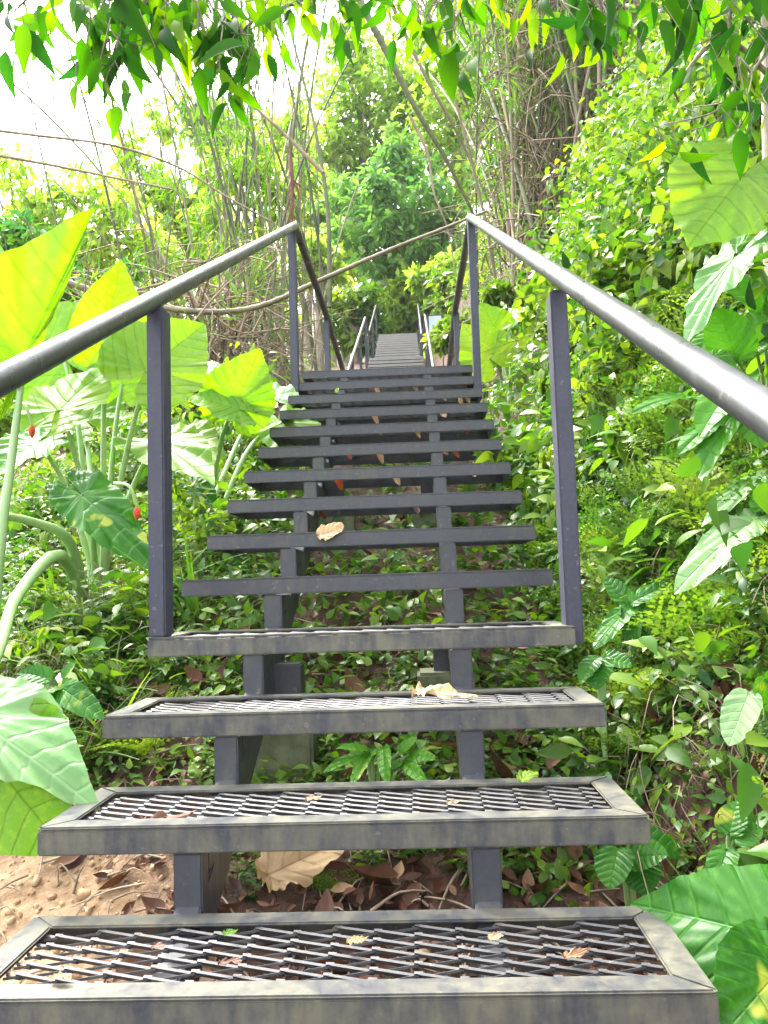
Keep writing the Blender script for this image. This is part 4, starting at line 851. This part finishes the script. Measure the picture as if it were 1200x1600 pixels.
for q, (px, py, d, r, mt, ti, lab) in enumerate(((330, 200, 45, 60, MP, .4, 'distant pale treetop left of the tall bamboo'), (420, 430, 30, 90, MP, .5, 'distant pale tree seen through the bamboo thicket'), (560, 500, 24, 60, MV, .6, 'low green bush left of the farthest stairs'), (735, 470, 22, 55, MV, .7, 'low yellow green bush right of the notice board'), (630, 480, 32, 60, MP, .35, 'pale bush just above the farthest stairs'), (100, 480, 22, 110, MP, .55, 'distant pale tree behind the elephant ears'), (480, 330, 38, 80, MP, .45, 'distant pale tree behind the slender bamboo'), (520, 430, 34, 80, MP, .6, 'distant pale tree right of the bamboo thicket'), (540, 330, 36, 60, MP, .7, 'distant pale tree left of the dark green tree'), (715, 520, 15, 45, MV, .8, 'yellow green bush behind the notice board post'), (790, 480, 9, 40, MV, .6, 'leafy bush at the foot of the brown bamboo clump'), (500, 400, 22, 50, MP, .6, 'pale bush beyond the landing at left'), (690, 440, 23, 40, MP, .5, 'pale bush above the notice board'), (640, 480, 25, 60, MV, .75, 'light green bush under the dark green tree'), (350, 380, 26, 80, MP, .7, 'distant pale tree behind the dry twig tangle'), (460, 220, 40, 50, MP, .8, 'distant pale treetop behind the bare grey branch'), (830, 250, 18, 90, MT, .5, 'green tree behind the dense brown bamboo clump'))):
    tree(lab, gpt(px, d), [pb(px+RNG.uniform(-.5, .5)*r, py+RNG.uniform(-.5, .5)*r, d, r*.6) for _ in range(5)], 2000, .0125*d, mt, ti, .006*d, 60+q)
# ------------------------------------------------------------------ overhanging canopy tree
b = at(1222, 900, 2.75); b[2] = H(b[0], b[1]); root = empty('canopy_tree', tuple(b), 'overhanging tree with grey trunk at the right edge and dark leaves drooping across the top', 'tree')
tp = [b-[0, 0, .2], at(1216, 420, 2.75), at(1212, 200, 2.7), at(1206, 60, 2.7), at(1190, -220, 2.6)]
c = curve(tp, 16); mb = MB(); v, q = tube(c, np.linspace(.05, .032, len(c)), 10); mb.add(v, q, .6); mb.build('trunk', MAT['bark'], root)
br = []
def branch(pts, r):
    c = curve([at(*p) for p in pts], 24); mb = MB(); v, q = tube(c, np.linspace(r, r*.25, len(c)), 6); mb.add(v, q, .2); mb.build('branch', MAT['bark'], root); br.append(c)
branch([(1200, 0, 2.65), (1050, -60, 2.5), (800, -90, 2.4), (560, -80, 2.3), (330, -60, 2.25), (100, -70, 2.2), (-100, -60, 2.2)], .022)
branch([(1205, 120, 2.7), (1130, 60, 2.55), (1060, 130, 2.4), (1060, 160, 2.4)], .010)
branch([(1150, -120, 2.6), (950, -190, 2.4), (600, -220, 2.2), (200, -210, 2.1)], .02)
branch([(800, -90, 2.4), (720, -20, 2.35), (690, 40, 2.3), (680, 80, 2.3)], .008)
branch([(560, -80, 2.3), (490, -10, 2.3), (400, 30, 2.3), (350, 80, 2.3)], .008)
branch([(330, -60, 2.25), (240, -10, 2.25), (190, 50, 2.2), (165, 130, 2.2)], .008)
branch([(100, -70, 2.2), (60, -20, 2.2), (20, 20, 2.2)], .007)
branch([(950, -90, 2.45), (935, 0, 2.4), (1000, 70, 2.4), (960, 125, 2.4)], .007)
branch([(1200, 80, 2.65), (1150, 150, 2.5), (1130, 240, 2.4)], .006)
rg = np.random.default_rng(99); mb = MB(); TC = leaf_t(8, .36, .5, .45, .72); TC2 = leaf_t(7, .5, .25, .25, .66)
def hangleaves(n, cx, cy, sx, sy, d, ln, tint, tm=TC):
    n = int(n*1.45) if tm is TC else n; ln *= .78; tint += .08
    px = rg.normal(cx, sx, n); py = rg.normal(cy, sy, n); ds = rg.normal(d, .12, n); pos = np.array([at(a, b_, c_) for a, b_, c_ in zip(px, py, ds)])
    dv = rg.normal(size=(n, 3))*[.55, .65, .4]+[0, 0, -1]; R = frames(dv, rg.normal(size=(n, 3))*.8+[0, -1, .2])
    s = ln*rg.uniform(.45, 1.3, n); scatter(mb, tm, pos, R, s, np.clip(tint+rg.normal(size=n)*.32, 0, 1))
    for p_ in pos:
        v, q = tube([p_+[rg.normal()*.03, rg.normal()*.03, .07], p_], [.0016, .0012], 3); mb.add(v, q, .3, 1)
    tw = np.argsort(px)[::max(2, n//5)]; top = at(cx+rg.normal()*20, cy-70, d)
    for k in tw:
        e = pos[k]+[0, 0, .05]; v, q = tube(curve([top, (top+e)/2+rg.normal(size=3)*.02, e], 8), np.linspace(.0035, .0015, 8), 4); mb.add(v, q, .3, 1)
for a in ((13, 35, 25, 30, 28, 2.2, .12, .25), (14, 110, 0, 30, 20, 2.2, .10, .55), (20, 165, 35, 24, 38, 2.2, .14, .15), (18, 205, 20, 24, 36, 2.2, .13, .2), (18, 265, 5, 35, 28, 2.2, .12, .3), (26, 320, 45, 30, 40, 2.25, .12, .25), (20, 355, 90, 20, 40, 2.25, .12, .25), (20, 400, 15, 35, 30, 2.3, .10, .7), (14, 470, 0, 35, 20, 2.3, .10, .7), (9, 530, 20, 22, 32, 2.3, .09, .6), (12, 590, -20, 35, 18, 2.3, .11, .5), (14, 650, 20, 28, 30, 2.3, .11, .55), (13, 695, 55, 24, 30, 2.3, .11, .6), (10, 770, -5, 40, 20, 2.4, .11, .55), (9, 850, 20, 30, 35, 2.4, .10, .6), (16, 915, 15, 30, 32, 2.4, .13, .12), (16, 1000, 0, 40, 32, 2.4, .11, .45), (26, 1090, 10, 50, 38, 2.4, .12, .22), (26, 1150, 70, 34, 50, 2.4, .12, .2), (22, 1170, 160, 24, 50, 2.4, .12, .25), (9, 1110, 225, 26, 28, 2.4, .10, .5), (8, 950, 75, 26, 28, 2.4, .09, .6)): hangleaves(*a)
hangleaves(4, 150, 130, 16, 10, 2.2, .09, .5); hangleaves(4, 190, 150, 14, 12, 2.2, .09, .45); hangleaves(4, 360, 130, 16, 16, 2.25, .10, .5)
hangleaves(3, 715, 85, 15, 8, 2.2, .14, .35, TC2)
hangleaves(80, 400, -150, 300, 50, 2.2, .12, .4); hangleaves(60, 950, -130, 150, 50, 2.4, .12, .4)  # unseen leaves above the frame, added to shade the canopy from the sky
mb.build('foliage', [MAT['canopy'], MAT['bark']], root)
# ------------------------------------------------------------------ damp air
m, nt = new_mat('haze'); out = N(nt, 'ShaderNodeOutputMaterial'); pv = N(nt, 'ShaderNodeVolumePrincipled')
pv.inputs['Color'].default_value = (.97, 1., .95, 1); pv.inputs['Density'].default_value = .0006
L(nt, pv.outputs[0], out.inputs['Volume'])
bm = bmesh.new(); box(bm, -80, 80, -20, 110, -40, 75); hz = bm_obj('haze', bm, m, None, 0); tag(hz, kind='stuff', label='thin damp air whitening the far trees', cat='haze')
# ------------------------------------------------------------------ light
w = bpy.data.worlds.new('World'); SC.world = w; w.use_nodes = True; nt = w.node_tree; nt.nodes.clear()
out = N(nt, 'ShaderNodeOutputWorld'); bg = N(nt, 'ShaderNodeBackground'); sky = N(nt, 'ShaderNodeTexSky', sky_type='NISHITA')
SUN_EL, SUN_AZ = math.radians(56), math.radians(-38)     # azimuth from +Y (up the path), negative to the left
sky.sun_disc = False; sky.sun_elevation = SUN_EL; sky.sun_rotation = SUN_AZ; sky.dust_density = 4; sky.air_density = 1.5
hs = N(nt, 'ShaderNodeHueSaturation'); hs.inputs['Saturation'].default_value = .3
L(nt, sky.outputs[0], hs.inputs['Color']); L(nt, hs.outputs[0], bg.inputs[0]); bg.inputs[1].default_value = .15; L(nt, bg.outputs[0], out.inputs[0])
sl = bpy.data.lights.new('sun', 'SUN'); sl.energy = 1.15; sl.angle = math.radians(24); sl.color = (1, .96, .88)
so = bpy.data.objects.new('sun', sl); COL.objects.link(so)
sd = Vector((math.sin(SUN_AZ)*math.cos(SUN_EL), math.cos(SUN_AZ)*math.cos(SUN_EL), math.sin(SUN_EL)))
so.rotation_euler = sd.to_track_quat('Z', 'Y').to_euler()
vs = SC.view_settings; vs.view_transform = 'Standard'; vs.look = 'None'; vs.exposure = 3.12; vs.gamma = 1; vs.use_curve_mapping = False
cy = SC.cycles; cy.max_bounces = 10; cy.diffuse_bounces = 5; cy.transmission_bounces = 6; cy.glossy_bounces = 3; cy.use_denoising = True
bpy.context.view_layer.update()
